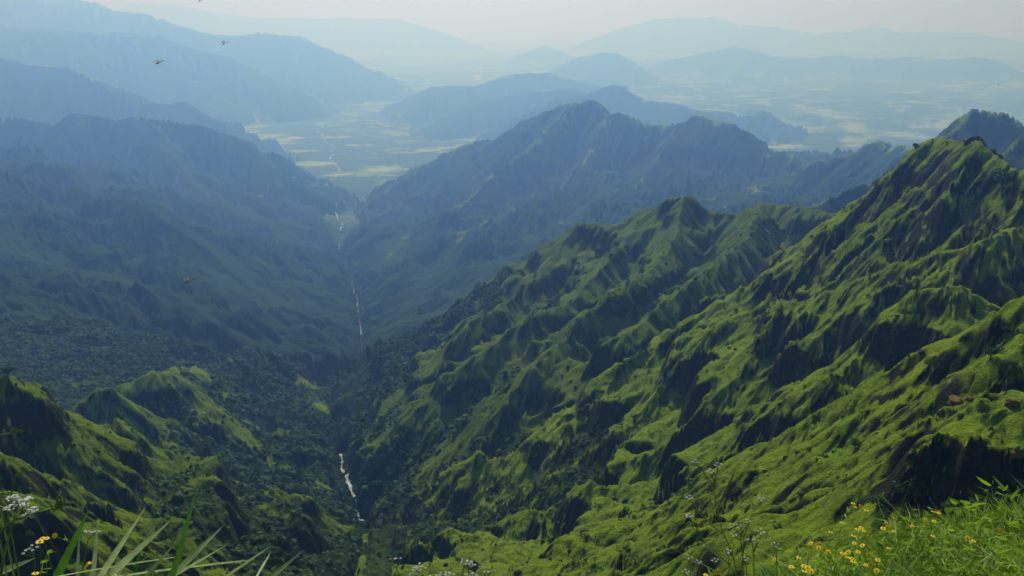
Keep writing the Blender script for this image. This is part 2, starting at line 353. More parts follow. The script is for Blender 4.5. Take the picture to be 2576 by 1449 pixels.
crest = sstep(0.0, 1.0, DC / (0.045 * RR + 6))
off = fbm(X / 900, Y / 900, 5, 3)
for kk, lam in enumerate((1100, 560, 280, 140, 76, 40, 21, 11, 6)):
    # each gully size acts where it is large enough to be seen and small against the hill
    w = sstep(3 * KR, 5 * KR, lam / RR) * (1 - sstep(.13, .27, lam / RR))
    gx, gy = grad(blur(Z, 2))
    sl = np.sqrt(gx * gx + gy * gy)
    w = w * sstep(.08, .45, sl)
    msk = w > 0.02
    if not msk.any():
        continue
    x, y = X[msk], Y[msk]
    wx = x + pnoise(x / lam / 1.7, y / lam / 1.7, 300 + kk) * lam * .7
    wy = y + pnoise(x / lam / 1.7, y / lam / 1.7, 400 + kk) * lam * .7
    dxn, dyn = (-gy[msk] / (sl[msk] + 1e-4)), (gx[msk] / (sl[msk] + 1e-4))
    px, py = wx / lam, wy / lam
    ix, iy = np.floor(px), np.floor(py)
    fx, fy = (px - ix).astype(np.float32), (py - iy).astype(np.float32)
    ix, iy = ix.astype(np.int32), iy.astype(np.int32)
    Cc = np.zeros_like(fx)
    Ss = np.zeros_like(fx)
    for i in (-1, 0, 1):
        for j in (-1, 0, 1):
            hx = hash2(ix + i, iy + j, 11 + kk) - .5
            hy = hash2(ix + i, iy + j, 71 + kk) - .5
            qx, qy = fx - i - .5 - hx * .8, fy - j - .5 - hy * .8
            ww = np.exp(-2.2 * (qx * qx + qy * qy))
            ph = 2 * math.pi * (qx * dxn + qy * dyn)
            Cc += ww * np.cos(ph)
            Ss += ww * np.sin(ph)
    cosn = Cc / np.sqrt(Cc * Cc + Ss * Ss + 1e-6)
    bil = np.sqrt(np.clip((1 + cosn) * .5, 0, 1))          # round ribs, sharp gullies
    amp = lam * np.where(RR[msk] < 1500, .25, .27 if lam < 200 else .24) * (0.75 + .5 * off[msk])
    dz = amp * (bil - .8)
    cw = np.clip(crest[msk] + .8 * (1 - sstep(.02, .05, lam / RR[msk])) * (1 - sstep(1300, 1700, RR[msk])), 0, 1)
    dz = dz * w[msk] * (.3 + .7 * cw)
    Z[msk] += dz.astype(np.float32)
    if lam in (76, 40):
        bz = blur(Z, 3)
        Z = np.where(RR < 1400, bz, Z)

# lava-flow ledges: bands of cliff at the same levels everywhere
T = np.where(RR < 1600, 44.0, 130.0)
tz = (Z + fbm(X / 260, Y / 260, 33, 3) * 16 * (T / 44)) / T
lm = sstep(-.25, .2, fbm(X / 170, Y / 170, 44, 3)) * (.3 + .7 * crest) * sstep(.2, .6, np.hypot(*grad(blur(BASE, 3))))
fr = tz - np.floor(tz)
Z = Z + (T * .62 * (sstep(.32, .62, fr) - fr) * lm * np.where(RR < 1600, 1, .6)).astype(np.float32)

# lumps
for lam, amp in ((60, 7.0), (28, 4.2), (13, 2.2), (6, .9), (3, .4)):
    w = sstep(2.2 * KR, 4 * KR, lam / RR)
    m = w > .02
    Z[m] += (pnoise(X[m] / lam, Y[m] / lam, int(lam)) * amp * w[m] * np.clip(.35 + .65 * crest[m] + (lam < 15), 0, 1)).astype(np.float32)
gx, gy = grad(blur(Z, 2))
SL = np.hypot(gx, gy)
lap = blur(Z, 10) - Z                                      # >0 in hollows
hollow = lap / (0.004 * RR + 1)
REL = Z - zv                                               # height over the stream

# woodland: low ground, hollows and noise, plus shade painted into near-ridge creases
fn = fbm(X / 120, Y / 120, 55, 4)
fn2 = fbm(X / 30, Y / 30, 57, 3)
near = 1 - sstep(900, 1700, RR)
F = (0.55 - REL / 260) * near + (0.9 - REL / 2500) * (1 - near) + fn * .8 + fn2 * .35 + np.clip(hollow, -1, 1) * (.35 + .35 * (GID == NEAR))
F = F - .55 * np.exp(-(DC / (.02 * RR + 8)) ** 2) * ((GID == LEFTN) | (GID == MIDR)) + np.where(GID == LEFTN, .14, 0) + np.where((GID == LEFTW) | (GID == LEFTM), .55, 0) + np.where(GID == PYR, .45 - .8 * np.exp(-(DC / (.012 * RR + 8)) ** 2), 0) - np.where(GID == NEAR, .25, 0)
FOREST = (sstep(.05, .35, F + .10 * (GID == MIDR)) * sstep(.006, .012, np.abs(X - xv) / RR)).astype(np.float32)
TINT = np.maximum(sstep(.05, .35, F + .10 * (GID == MIDR)), .85 * ((GID == LEFTW) | (GID == LEFTM) | ((np.abs(X - xv) / RR < .02) & (Y < 5200))) + .42 * (GID == MIDR) + .3 * ((GID == LEFTN)) * (1 - .6 * np.exp(-(DC / 18) ** 2))).astype(np.float32)  # left walls held near forest tone, painting in their backlit darkness
# tree canopies as real relief
for lam, amp in ((9.0, 3.6), (22.0, 4.5), (60., 6.)):
    w = sstep(2 * KR, 3.2 * KR, lam / RR) * (1 - sstep(.03, .06, lam / RR)) * FOREST
    m = w > .02
    x, y = X[m] / lam, Y[m] / lam
    ix, iy = np.floor(x).astype(np.int32), np.floor(y).astype(np.int32)
    best = np.full(x.shape, 9., dtype=np.float32)
    for i in (-1, 0, 1):
        for j in (-1, 0, 1):
            cx = ix + i + hash2(ix + i, iy + j, 5)
            cy = iy + j + hash2(ix + i, iy + j, 6)
            rs = .7 + .6 * hash2(ix + i, iy + j, 8)
            best = np.minimum(best, ((x - cx) ** 2 + (y - cy) ** 2) / rs)
    Z[m] += (amp * w[m] * sstep(0, 1, 1 - best * .9)).astype(np.float32)
PL = (sstep(6000, 7500, Y) * (1 - sstep(.12, .3, SL)) + sstep(4200, 5200, Y) * (GID == PLAIN) + sstep(3800, 4800, Y) * (REL < 150) * (1 - sstep(.3, .5, SL))).clip(0, 1)


def ground_z(x, y):
    r = math.hypot(x, y)
    t = math.atan2(x, y)
    i = np.interp(r, rr, np.arange(len(rr)))
    j = np.interp(t, th, np.arange(NA))
    i0, j0 = int(min(i, len(rr) - 2)), int(min(j, NA - 2))
    a, b = i - i0, j - j0
    return float(Z[i0, j0] * (1 - a) * (1 - b) + Z[i0 + 1, j0] * a * (1 - b) + Z[i0, j0 + 1] * (1 - a) * b + Z[i0 + 1, j0 + 1] * a * b)


# ------------------------------------------------------------------ hill material
def hill_material():
    m, nt, N, L = node_mat("hill_cover")
    out = N.new("ShaderNodeOutputMaterial")
    bs = N.new("ShaderNodeBsdfPrincipled")
    bs.inputs["Roughness"].default_value = 0.9
    bs.inputs["Specular IOR Level"].default_value = 0.05
    geo = N.new("ShaderNodeNewGeometry")
    tc = N.new("ShaderNodeTexCoord")

    def attr(n):
        a = N.new("ShaderNodeAttribute")
        a.attribute_name = n
        return a.outputs["Fac"]

    def noise(scale, detail=4, rough=.55, dist=0):
        n = N.new("ShaderNodeTexNoise")
        n.inputs["Scale"].default_value = scale
        n.inputs["Detail"].default_value = detail
        n.inputs["Roughness"].default_value = rough
        n.inputs["Distortion"].default_value = dist
        L.new(tc.outputs["Object"], n.inputs["Vector"])
        return n.outputs["Fac"]

    def ramp(fac, pts):
        r = N.new("ShaderNodeValToRGB")
        el = r.color_ramp.elements
        while len(el) < len(pts):
            el.new(.5)
        for e, (p, c) in zip(el, pts):
            e.position = p
            e.color = (*c, 1) if len(c) == 3 else c
        L.new(fac, r.inputs[0])
        return r.outputs["Color"]

    def mix(f, a, b):
        x = N.new("ShaderNodeMix")
        x.data_type = 'RGBA'
        L.new(f, x.inputs[0]) if not isinstance(f, float) else setattr(x.inputs[0], "default_value", f)
        L.new(a, x.inputs[6])
        L.new(b, x.inputs[7])
        return x.outputs[2]

    def val(op, a, b=None, c=None):
        x = N.new("ShaderNodeMath")
        x.operation = op
        for k, q in enumerate((a, b, c)):
            if q is None:
                continue
            if isinstance(q, (int, float)):
                x.inputs[k].default_value = q
            else:
                L.new(q, x.inputs[k])
        return x.outputs[0]

    g1 = ramp(noise(.02, 6, .6), [(.3, (.13, .20, .010)), (.5, (.215, .30, .012)), (.7, (.31, .35, .02))])
    g2 = ramp(noise(.3, 5, .7), [(.3, (.08, .16, .010)), (.55, (.20, .31, .014)), (.8, (.31, .38, .024))])
    grass = mix(val('MULTIPLY', noise(.08, 3), 1.0), g1, g2)
    dry = ramp(noise(.045, 5, .65, 1.), [(.55, (.12, .18, .02)), (.68, (.20, .17, .035))])
    grass = mix(ramp(noise(.03, 4, .6), [(.52, (0, 0, 0)), (.66, (.7, .7, .7))]), grass, dry)
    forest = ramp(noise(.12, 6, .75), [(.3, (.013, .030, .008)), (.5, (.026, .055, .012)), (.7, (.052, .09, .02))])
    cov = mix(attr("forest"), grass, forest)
    rock = ramp(noise(.25, 8, .75, .5), [(.3, (.010, .010, .007)), (.5, (.026, .026, .014)), (.72, (.075, .058, .04))])  # basalt, coloured darker to deepen shade on steep faces
    sep = N.new("ShaderNodeSeparateXYZ")
    L.new(geo.outputs["Normal"], sep.inputs[0])
    nz = sep.outputs["Z"]
    sp = N.new("ShaderNodeMix")
    sp.data_type = 'RGBA'
    sp.blend_type = 'MULTIPLY'
    sp.inputs[0].default_value = 1.0
    L.new(cov, sp.inputs[6])
    L.new(ramp(noise(.75, 8, .78), [(.32, (.42, .48, .45)), (.5, (.9, .92, .9)), (.68, (1.35, 1.25, 1.1))]), sp.inputs[7])
    cov = sp.outputs[2]
    st = val('ADD', nz, val('MULTIPLY', val('SUBTRACT', noise(.09, 6, .7), .5), .45))
    rock_shade = ramp(st, [(.47, (1, 1, 1)), (.60, (0, 0, 0))])  # rock on steep faces, spread wider to paint in their shade
    rock_shade = val('MULTIPLY', rock_shade, val('SUBTRACT', 1.0, val('MULTIPLY', attr("forest"), .5)))
    col = mix(rock_shade, cov, rock)
    # farmland on the plain
    vor = N.new("ShaderNodeTexVoronoi")
    vor.inputs["Scale"].default_value = .008
    L.new(tc.outputs["Object"], vor.inputs["Vector"])
    fields = ramp(vor.outputs["Color"], [(.2, (.16, .26, .03)), (.5, (.30, .40, .06)), (.8, (.42, .46, .10))])
    fields_m = ramp(noise(.0021, 7, .75), [(.53, (0, 0, 0)), (.56, (1, 1, 1))])
    fm = val('MULTIPLY', fields_m, attr("plain"))
    plain_c = ramp(noise(.02, 5, .7), [(.35, (.03, .06, .015)), (.65, (.09, .14, .03))])
    col = mix(attr("plain"), col, plain_c)
    col = mix(fm, col, fields)
    L.new(col, bs.inputs["Base Color"])
    b1 = N.new("ShaderNodeBump")
    b1.inputs["Strength"].default_value = .9
    b1.inputs["Distance"].default_value = 3.0
    hsum = val('ADD', noise(.35, 6, .7), val('MULTIPLY', noise(1.2, 4, .7), .5))
    L.new(hsum, b1.inputs["Height"])
    L.new(b1.outputs[0], bs.inputs["Normal"])
    L.new(bs.outputs[0], out.inputs[0])
    return m


HILL = hill_material()
NR = len(rr)
print("grid", NR, NA, NR * NA)
idx = np.arange(NR * NA, dtype=np.int32).reshape(NR, NA)
quads = np.stack([idx[:-1, :-1], idx[:-1, 1:], idx[1:, 1:], idx[1:, :-1]], -1).reshape(-1, 4)
qg = GID[:-1, :-1].ravel()
VV = np.stack([X.ravel(), Y.ravel(), Z.ravel()], 1)
names = {NEAR: "grassy_ridge", MIDR: "spur_ridge", LEFTN: "wooded_slope", LEFTW: "valley_side", PYR: "peaked_mountain",
         LEFTM: "shoulder_mountain", MID: "plateau_hills", FAR: "distant_range", FAR2: "horizon_range", PLAIN: "valley_floor"}
for g, nm in names.items():
    q = quads[qg == g]
    if not len(q):
        continue
    used, inv = np.unique(q.ravel(), return_inverse=True)
    o = make_mesh(nm, VV[used], inv.reshape(-1, 4).astype(np.int32), HILL,
                  attrs={"forest": TINT.ravel()[used], "plain": PL.ravel()[used]})
    o["kind"] = "structure"
# base sheet out to the horizon
n = 96
a = np.linspace(0, 2 * math.pi, n, endpoint=False)
o = make_mesh("lowland", np.concatenate([[[0, 0, -1330]], np.stack([90000 * np.cos(a), 90000 * np.sin(a), np.full(n, -1330.)], 1)]),
              np.array([[0, 1 + i, 1 + (i + 1) % n] for i in range(n)]), HILL)
o["kind"] = "structure"

# ------------------------------------------------------------------ water
wm, nt, N, L = node_mat("river_water")
out = N.new("ShaderNodeOutputMaterial")
bs = N.new("ShaderNodeBsdfPrincipled")
bs.inputs["Base Color"].default_value = (.5, .51, .49, 1)
bs.inputs["Roughness"].default_value = .35
wtc = N.new("ShaderNodeTexCoord")
wnz = N.new("ShaderNodeTexNoise")
wnz.inputs["Scale"].default_value = .35
wnz.inputs["Detail"].default_value = 6
L.new(wtc.outputs["Object"], wnz.inputs["Vector"])
wrp = N.new("ShaderNodeValToRGB")
wrp.color_ramp.elements[0].position = .42
wrp.color_ramp.elements[0].color = (.20, .20, .18, 1)
wrp.color_ramp.elements[1].position = .56
wrp.color_ramp.elements[1].color = (.62, .63, .61, 1)  # pale tone paints in sun reflection, besides white water and stones
L.new(wnz.outputs["Fac"], wrp.inputs[0])
L.new(wrp.outputs[0], bs.inputs["Base Color"])
L.new(bs.outputs[0], out.inputs[0])


def ribbon(name, pts, width, lift, gaps=.55):
    pts = [np.array(p) for p in pts]
    # subdivide with meander
    P = []
    for i in range(len(pts) - 1):
        k = 26
        for j in range(k):
            P.append(pts[i] + (pts[i + 1] - pts[i]) * j / k)
    P.append(pts[-1])
    P = np.array(P)
    V, Fq = [], []
    for i, p in enumerate(P):
        d = P[min(i + 1, len(P) - 1)] - P[max(i - 1, 0)]
        d = d[:2] / (np.linalg.norm(d[:2]) + 1e-9)
        nrm = np.array([-d[1], d[0]])
        rloc = math.hypot(p[0], p[1])
        wob = float(pnoise(np.array([i * .13]), np.array([rloc * .001]), 3)[0]) * rloc * .004
        w = width(rloc) * (.35 + 1.2 * rng.random() ** 1.5)
        c_ = p[:2] + nrm * wob
        for k in (-.5, .5):
            q = c_ + nrm * w * k
            V.append((q[0], q[1], max(ground_z(q[0], q[1]), ground_z(c_[0], c_[1])) + lift(rloc)))
    for i in range(len(P) - 1):
        if rng.random() < gaps:
            continue
        Fq.append((2 * i, 2 * i + 1, 2 * i + 3, 2 * i + 2))
    o = make_mesh(name, V, np.array(Fq), wm)
    o["kind"] = "structure"
    return o


def sub(a, b):
    return [SW[i] for i in range(a, b)]


ribbon("stream", sub(1, 6), lambda r: r * .0036, lambda r: 2.2, .22)
ribbon("river", sub(8, 15), lambda r: r * .0011, lambda r: 5.0, .5)
ribbon("river", sub(14, 21), lambda r: r * .0017, lambda r: 5.0, .4)
ribbon("river", sub(21, 27), lambda r: r * .0014, lambda r: 5.0)
lk = [at(px, py, 1)[:3] for px, py in [(1178, 176), (1212, 178), (1210, 190), (1196, 194), (1188, 188)]]
V = []
for p in lk:
    k = 21000.0
    V.append((p[0] * k / p[1] if p[1] else 0, 0, 0))
V = []
for px, py in [(1178, 176), (1212, 178), (1210, 187), (1206, 194), (1196, 193), (1188, 187)]:
    q = at(px, py, 1.0)
    k = -1225.0 / q[2]
    V.append((q[0] * k, q[1] * k, -1225.0))
zmax = max(ground_z(v[0], v[1]) for v in V) + 3
V = [(v[0], v[1], zmax) for v in V]
o = make_mesh("lake", V, np.array([[0, 1, 2, 3, 4, 5]]), wm)
o["kind"] = "structure"

#FG_START
# ------------------------------------------------------------------ placing on the hills
def hit(px, py, far=3000.0):
    d = np.array(at(px, py, 1.0))
    y = 40.0
    while y < far:
        p = d * y
        if p[2] < ground_z(p[0], p[1]):
            return p
        y *= 1.002
    return d * far


def tag(o, label=None, cat=None, group=None, kind=None):
    for k, v in (("label", label), ("category", cat), ("group", group), ("kind", kind)):
        if v:
            o[k] = v
    return o


def empty(name, loc, label, cat, group=None):
    o = bpy.data.objects.new(name, None)
    o.empty_display_size = .1
    C.objects.link(o)
    o.location = loc
    return tag(o, label, cat, group)


def plain_mat(name, col, rough=.6, spec=.3, transl=0.0, var=0.0, scale=30.0, bump=0.0, alpha=1.0, island=0.0):
    m, nt, N, L = node_mat(name)
    out = N.new("ShaderNodeOutputMaterial")
    b = N.new("ShaderNodeBsdfPrincipled")
    b.inputs["Roughness"].default_value = rough
    b.inputs["Specular IOR Level"].default_value = spec
    b.inputs["Alpha"].default_value = alpha
    tc = N.new("ShaderNodeTexCoord")
    n = N.new("ShaderNodeTexNoise")
    n.inputs["Scale"].default_value = scale
    n.inputs["Detail"].default_value = 5
    L.new(tc.outputs["Object"], n.inputs["Vector"])
    r = N.new("ShaderNodeValToRGB")
    r.color_ramp.elements[0].position = .3
    r.color_ramp.elements[1].position = .7
    r.color_ramp.elements[0].color = (*[c * (1 - var) for c in col], 1)
    r.color_ramp.elements[1].color = (*[min(1, c * (1 + var)) for c in col], 1)
    fac = n.outputs["Fac"]
    if island:
        g = N.new("ShaderNodeNewGeometry")
        mxx = N.new("ShaderNodeMix")
        mxx.inputs[0].default_value = island
        L.new(fac, mxx.inputs[2])
        L.new(g.outputs["Random Per Island"], mxx.inputs[3])
        fac = mxx.outputs[0]
    L.new(fac, r.inputs[0])
    L.new(r.outputs[0], b.inputs["Base Color"])
    if bump:
        bp = N.new("ShaderNodeBump")
        bp.inputs["Strength"].default_value = .8
        bp.inputs["Distance"].default_value = bump
        L.new(n.outputs["Fac"], bp.inputs["Height"])
        L.new(bp.outputs[0], b.inputs["Normal"])
    last = b.outputs[0]
    if transl:
        t = N.new("ShaderNodeBsdfTranslucent")
        L.new(r.outputs[0], t.inputs[0])
        mx = N.new("ShaderNodeMixShader")
        mx.inputs[0].default_value = transl
        L.new(last, mx.inputs[1])
        L.new(t.outputs[0], mx.inputs[2])
        last = mx.outputs[0]
    L.new(last, out.inputs[0])
    return m


M_TREE = plain_mat("tree_leaves", (.042, .078, .016), .8, .1, .15, .75, .25, island=.7)
M_SHRUB = plain_mat("shrub_leaves", (.06, .11, .016), .8, .1, .2, .7, .5, island=.7)
M_BARK = plain_mat("bark", (.07, .05, .035), .9, .1, 0, .4, 3)
M_BOULDER = plain_mat("mossy_rock", (.15, .11, .03), .9, .1, 0, .5, .7, .4)
M_BLADE = plain_mat("broad_blade", (.40, .50, .20), .4, .6, .5, .25, 60)
M_BLADED = plain_mat("broad_blade_dark", (.08, .22, .02), .45, .5, .4, .25, 60)
M_GRASS = plain_mat("meadow_grass", (.22, .36, .025), .5, .4, .5, .45, 4)
M_GRASSL = plain_mat("pale_grass", (.40, .50, .16), .45, .5, .45, .3, 6)
M_STEM = plain_mat("stem_green", (.20, .30, .08), .6, .3, .2, .3, 40)
M_BUD = plain_mat("green_bud", (.28, .38, .08), .6, .3, .3, .3, 90)
M_WHITE = plain_mat("white_petals", (.80, .80, .76), .6, .2, .25, .08, 200)
M_YEL = plain_mat("yellow_petals", (.9, .66, .01), .5, .3, .3, .12, 100)
M_DISC = plain_mat("flower_disc", (.42, .20, .01), .8, .1, 0, .3, 300)
M_SOIL = plain_mat("knoll_soil", (.05, .075, .015), .95, .05, 0, .5, 3, .05)
M_RED = plain_mat("dragonfly_body", (.14, .03, .012), .4, .5, 0, .4, 150)
M_WING = plain_mat("insect_wing", (.45, .36, .28), .25, .6, .2, .1, 100, 0, .38)


def ico(sub):
    import bmesh
    bm = bmesh.new()
    bmesh.ops.create_icosphere(bm, subdivisions=sub, radius=1)
    v = np.array([p.co[:] for p in bm.verts])
    f = np.array([[q.index for q in fc.verts] for fc in bm.faces])
    bm.free()
    return v, f


ICO2, ICO3 = ico(2), ico(3)
nr = np.random.RandomState(5)


def blob(seed, base=ICO2, rough=.35):
    v, f = base
    r = 1 + rough * (pnoise(v[:, 0] * 1.7 + seed * 3.1 + v[:, 2], v[:, 1] * 1.7 + v[:, 2] * 1.3, seed) +
                     .6 * pnoise(v[:, 0] * 4 + seed, v[:, 1] * 4 + v[:, 2] * 3.7, seed + 9)
                     + .5 * nr.uniform(-.5, .5, len(v)))
    v = v * r[:, None]
    v[:, 2] = np.where(v[:, 2] < -.3, -.3, v[:, 2])
    return v, f


def scatter(name, pts, sizes, mat, label, cat, nvar=8):
    protos = [blob(i + 3) for i in range(nvar)]
    Vs, Fs, o_ = [], [], 0
    for k in range(nvar):
        sel = np.arange(k, len(pts), nvar)
        if not len(sel):
            continue
        v, f = protos[k]
        a = nr.uniform(0, 6.28, len(sel))
        ca, sa = np.cos(a), np.sin(a)
        s = sizes[sel]
        h = nr.uniform(.7, 1.1, len(sel)) * s
        vx = (v[None, :, 0] * ca[:, None] - v[None, :, 1] * sa[:, None]) * s[:, None] + pts[sel, 0, None]
        vy = (v[None, :, 0] * sa[:, None] + v[None, :, 1] * ca[:, None]) * s[:, None] + pts[sel, 1, None]
        vz = v[None, :, 2] * h[:, None] + pts[sel, 2, None]
        VVs = np.stack([vx, vy, vz], -1).reshape(-1, 3)
        FF = (f[None] + (np.arange(len(sel)) * len(v))[:, None, None]).reshape(-1, 3) + o_
        o_ += len(VVs)
        Vs.append(VVs)
        Fs.append(FF)
    o = make_mesh(name, np.concatenate(Vs), [np.concatenate(Fs)], mat, smooth=False)
    return tag(o, label, cat, kind="stuff")


def sample_hill(n, r0, r1, prob, lift, s0, s1):
    r = np.sqrt(nr.uniform(r0 * r0, r1 * r1, n))
    t = nr.uniform(R(-35), R(35), n)
    i = np.clip(np.searchsorted(rr, r), 1, NR - 2)
    j = np.clip(np.searchsorted(th, t), 1, NA - 2)
    ok = nr.uniform(0, 1, n) < prob(i, j)
    i, j = i[ok], j[ok]
    s = s0 + (s1 - s0) * nr.uniform(0, 1, len(i)) ** 1.8
    s *= np.clip(rr[i] / 700, .75, 1.15)
    return np.stack([X[i, j], Y[i, j], Z[i, j] + lift * s], 1), s


p, s = sample_hill(110000, 300, 1500, lambda i, j: FOREST[i, j] ** 2 * .8 * (SL[i, j] < 1.6) * (GID[i, j] != PYR) * (np.abs(X[i, j] - xv[i, j]) > .012 * rr[i]), .0, 1.2, 2.9)
print("trees", len(p))
scatter("woodland", p, s, M_TREE, "dark broadleaf woodland covering the gorge sides and gullies above the stream", "woodland")
p, s = sample_hill(70000, 120, 1100, lambda i, j: (.10 + .6 * sstep(-.1, .5, hollow[i, j]) * sstep(-.1, .25, fn[i, j])) * (SL[i, j] < 2.2), .05, .35, 1.7)
print("shrubs", len(p))
scatter("scrub", p, s, M_SHRUB, "low green scrub dotted over the grassy ribs and gullies", "scrub")


# ------------------------------------------------------------------ single trees, shrubs and boulders
def tube(pts, rad, n=6):
    pts = [np.array(q, dtype=float) for q in pts]
    V, Fq = [], []
    for i, q in enumerate(pts):
        d = pts[min(i + 1, len(pts) - 1)] - pts[max(i - 1, 0)]
        d /= np.linalg.norm(d) + 1e-9
        a = np.cross(d, [0, 0, 1] if abs(d[2]) < .9 else [1, 0, 0])
        a /= np.linalg.norm(a) + 1e-9
        b = np.cross(d, a)
        rd = rad[i] if isinstance(rad, (list, tuple)) else rad
        for k in range(n):
            t = 2 * math.pi * k / n
            V.append(q + rd * (a * math.cos(t) + b * math.sin(t)))
    for i in range(len(pts) - 1):
        for k in range(n):
            k2 = (k + 1) % n
            Fq.append((i * n + k, i * n + k2, (i + 1) * n + k2, (i + 1) * n + k))
    return V, Fq


class MB:
    def __init__(self):
        self.V, self.F = [], {}

    def add(self, V, F):
        o_ = len(self.V)
        self.V += [tuple(v) for v in V]
        for f in F:
            self.F.setdefault(len(f), []).append([q + o_ for q in f])

    def build(self, name, mat, parent=None, smooth=True):
        return make_mesh(name, np.array(self.V), [np.array(f) for f in self.F.values()], mat, parent, smooth)


def leaf_cloud(centre, rad, n, size, flat=.7):
    """leaf-sized faces spread through an uneven crown"""
    V = []
    lobes = [(np.array([nr.uniform(-.55, .55), nr.uniform(-.55, .55), nr.uniform(-.2, .5)]), nr.uniform(.35, .6)) for _ in range(9)]
    for k in range(n):
        c_, q = lobes[nr.randint(len(lobes))]
        d = nr.normal(size=3)
        d /= np.linalg.norm(d)
        p = (c_ + d * q * nr.uniform(.6, 1.05)) * rad * np.array([1, 1, flat]) + centre
        u = nr.normal(size=3)
        u /= np.linalg.norm(u)
        w = np.cross(u, d)
        w /= np.linalg.norm(w) + 1e-9
        s = size * nr.uniform(.6, 1.4)
        V += [p - u * s, p + w * s * .6, p + u * s, p - w * s * .6]
    F = np.arange(4 * n).reshape(-1, 4)
    return np.array(V), F


def tree(name, px, py, hpx, label, cat, group, mat=M_TREE, wide=1.0, dist=None):
    base = hit(px, py) if dist is None else np.array(at(px, py, dist))
    gz = ground_z(base[0], base[1])
    base[2] = min(base[2], gz) if dist is None else gz
    H = hpx * base[1] / FPX
    o = empty(name, base, label, cat, group)
    mb = MB()
    mb.add(*tube([(0, 0, -.3 * H), (H * .03, 0, H * .3), (-H * .02, H * .02, H * .62)], [H * .045, H * .035, H * .012]))
    for k in range(5):
        a = k * 1.3 + nr.uniform(0, .6)
        mb.add(*tube([(0, 0, H * (.22 + .06 * k)), (math.cos(a) * H * .2, math.sin(a) * H * .2, H * (.42 + .06 * k)), (math.cos(a) * H * .36 * wide, math.sin(a) * H * .36 * wide, H * (.5 + .07 * k))], [H * .02, H * .013, H * .005], 5))
    mb.build("trunk", M_BARK, o)
    V, F = leaf_cloud(np.array([0, 0, H * .62]), H * .55 * wide, 900, H * .05, .8 / wide)
    make_mesh("crown", V, F, mat, o, smooth=False)
    return o


tg = "lone trees on the ridge crests"
tree("tree", 2217, 445, 42, "dark round tree on the crest saddle left of the bright rocky peak", "tree", tg, dist=660)
tree("tree", 2246, 440, 36, "smaller dark tree just right of the crest saddle tree", "tree", tg, dist=655)
tree("tree", 2526, 432, 56, "wide dark tree on the shaded slope right of the rocky peak", "tree", tg, wide=1.2, dist=520)
tree("tree", 2300, 385, 16, "tiny tree at the upper left foot of the bright rocky peak", "tree", tg, dist=626)
tree("tree", 20, 950, 26, "black tree clump on the leftmost shaded crest", "tree", tg, wide=1.3, dist=421)
tree("tree", 1968, 620, 12, "small tree poking up beside the descending green crest", "tree", tg, dist=661)
sg = "shrubs on the bright slope at right"
for px, py, h, lab, wd in (
        (2350, 930, 34, "dark spreading shrub above the orange boulder on the right slope", 1.5),
        (2392, 908, 26, "bushy shrub behind the orange boulder on the right slope", 1.4),
        (2490, 905, 40, "large dark shrub between the gully and the picture's right edge", 1.5),
        (2550, 950, 46, "grey green shrub at the right edge above the brown boulders", 1.4),
        (2470, 1045, 36, "dark shrub between the two brown boulders", 1.2),
        (2300, 1270, 70, "big dark green shrub filling the gully above the yellow flowers", 1.6),
        (2205, 1290, 52, "dark green shrub left of the big gully shrub", 1.5),
        (2385, 1290, 46, "dark green shrub right of the big gully shrub", 1.4),
        (2150, 1130, 30, "small round shrub on the rib left of the rocky cliff", 1.3),
        (2470, 1130, 32, "shrub on the lit grass below the brown boulders", 1.4),
        (2560, 1240, 40, "shrub at the right edge just above the grass bank", 1.4),
        (2275, 800, 26, "dark shrub at the foot of the rounded mossy spur", 1.3)):
    tree("shrub", px, py, h, lab, "shrub", sg, mat=M_SHRUB if px % 2 else M_TREE, wide=wd)
for px, py, w, lab in ((2404, 922, 24, "small orange brown boulder beside the dark shrubs"), (2412, 1018, 52, "largest mossy brown boulder, cracked in two, on the lit slope"),
                       (2440, 1006, 24, "mossy boulder leaning on the largest brown boulder"), (2545, 1015, 36, "tall reddish boulder near the right edge"), (2556, 1145, 34, "ochre boulder low at the right edge"),
                       (2512, 965, 12, "little rusty boulder above the tall reddish boulder")):
    b = hit(px, py)
    r_ = w * .5 * b[1] / FPX
    v, f = blob(int(px), ICO3, .45)
    v = np.sign(v) * np.abs(v) ** .85
    o = make_mesh("boulder", v * np.array([r_, r_ * .8, r_ * .75]), f, M_BOULDER)
    o.location = b + np.array([0, 0, r_ * .1])
    tag(o, lab, "boulder", "mossy boulders on the right slope")


ICO5 = ico(6)
for px, py, w, h, d, sd, lab in ((2452, 372, 46, 76, 570, 3, "craggy pointed head of rock topping the bright green peak"),
                                 (2490, 402, 52, 74, 556, 5, "lower broken rock shoulder right of the craggy pointed head")):
    v, f = ICO5
    c_ = np.array(at(px, py, d))
    k = d / FPX
    q = v * np.array([w, w * .8, h]) * .5 * (1.15 - .45 * np.clip(v[:, 2:3], -1, 1))
    big = pnoise(v[:, 0] * 1.3 + sd, v[:, 1] * 1.3 + v[:, 2] * .9, sd)
    col_ = np.abs(pnoise(v[:, 0] * 3.1 + sd * 7, v[:, 1] * 3.1 + v[:, 2] * .35, sd + 3))
    fine = fbm(v[:, 0] * 6 + sd + v[:, 2] * 3, v[:, 1] * 6 + v[:, 2] * 5, sd + 5, 4)
    q = q * (1 + .28 * big - .30 * (1 - np.clip(col_ * 3, 0, 1)) * .5 + .05 * fine)[:, None]
    o = make_mesh("rock_outcrop", q * k, f, HILL)
    o.location = c_
    tag(o, lab, "rock", "rock outcrops of the bright peak")

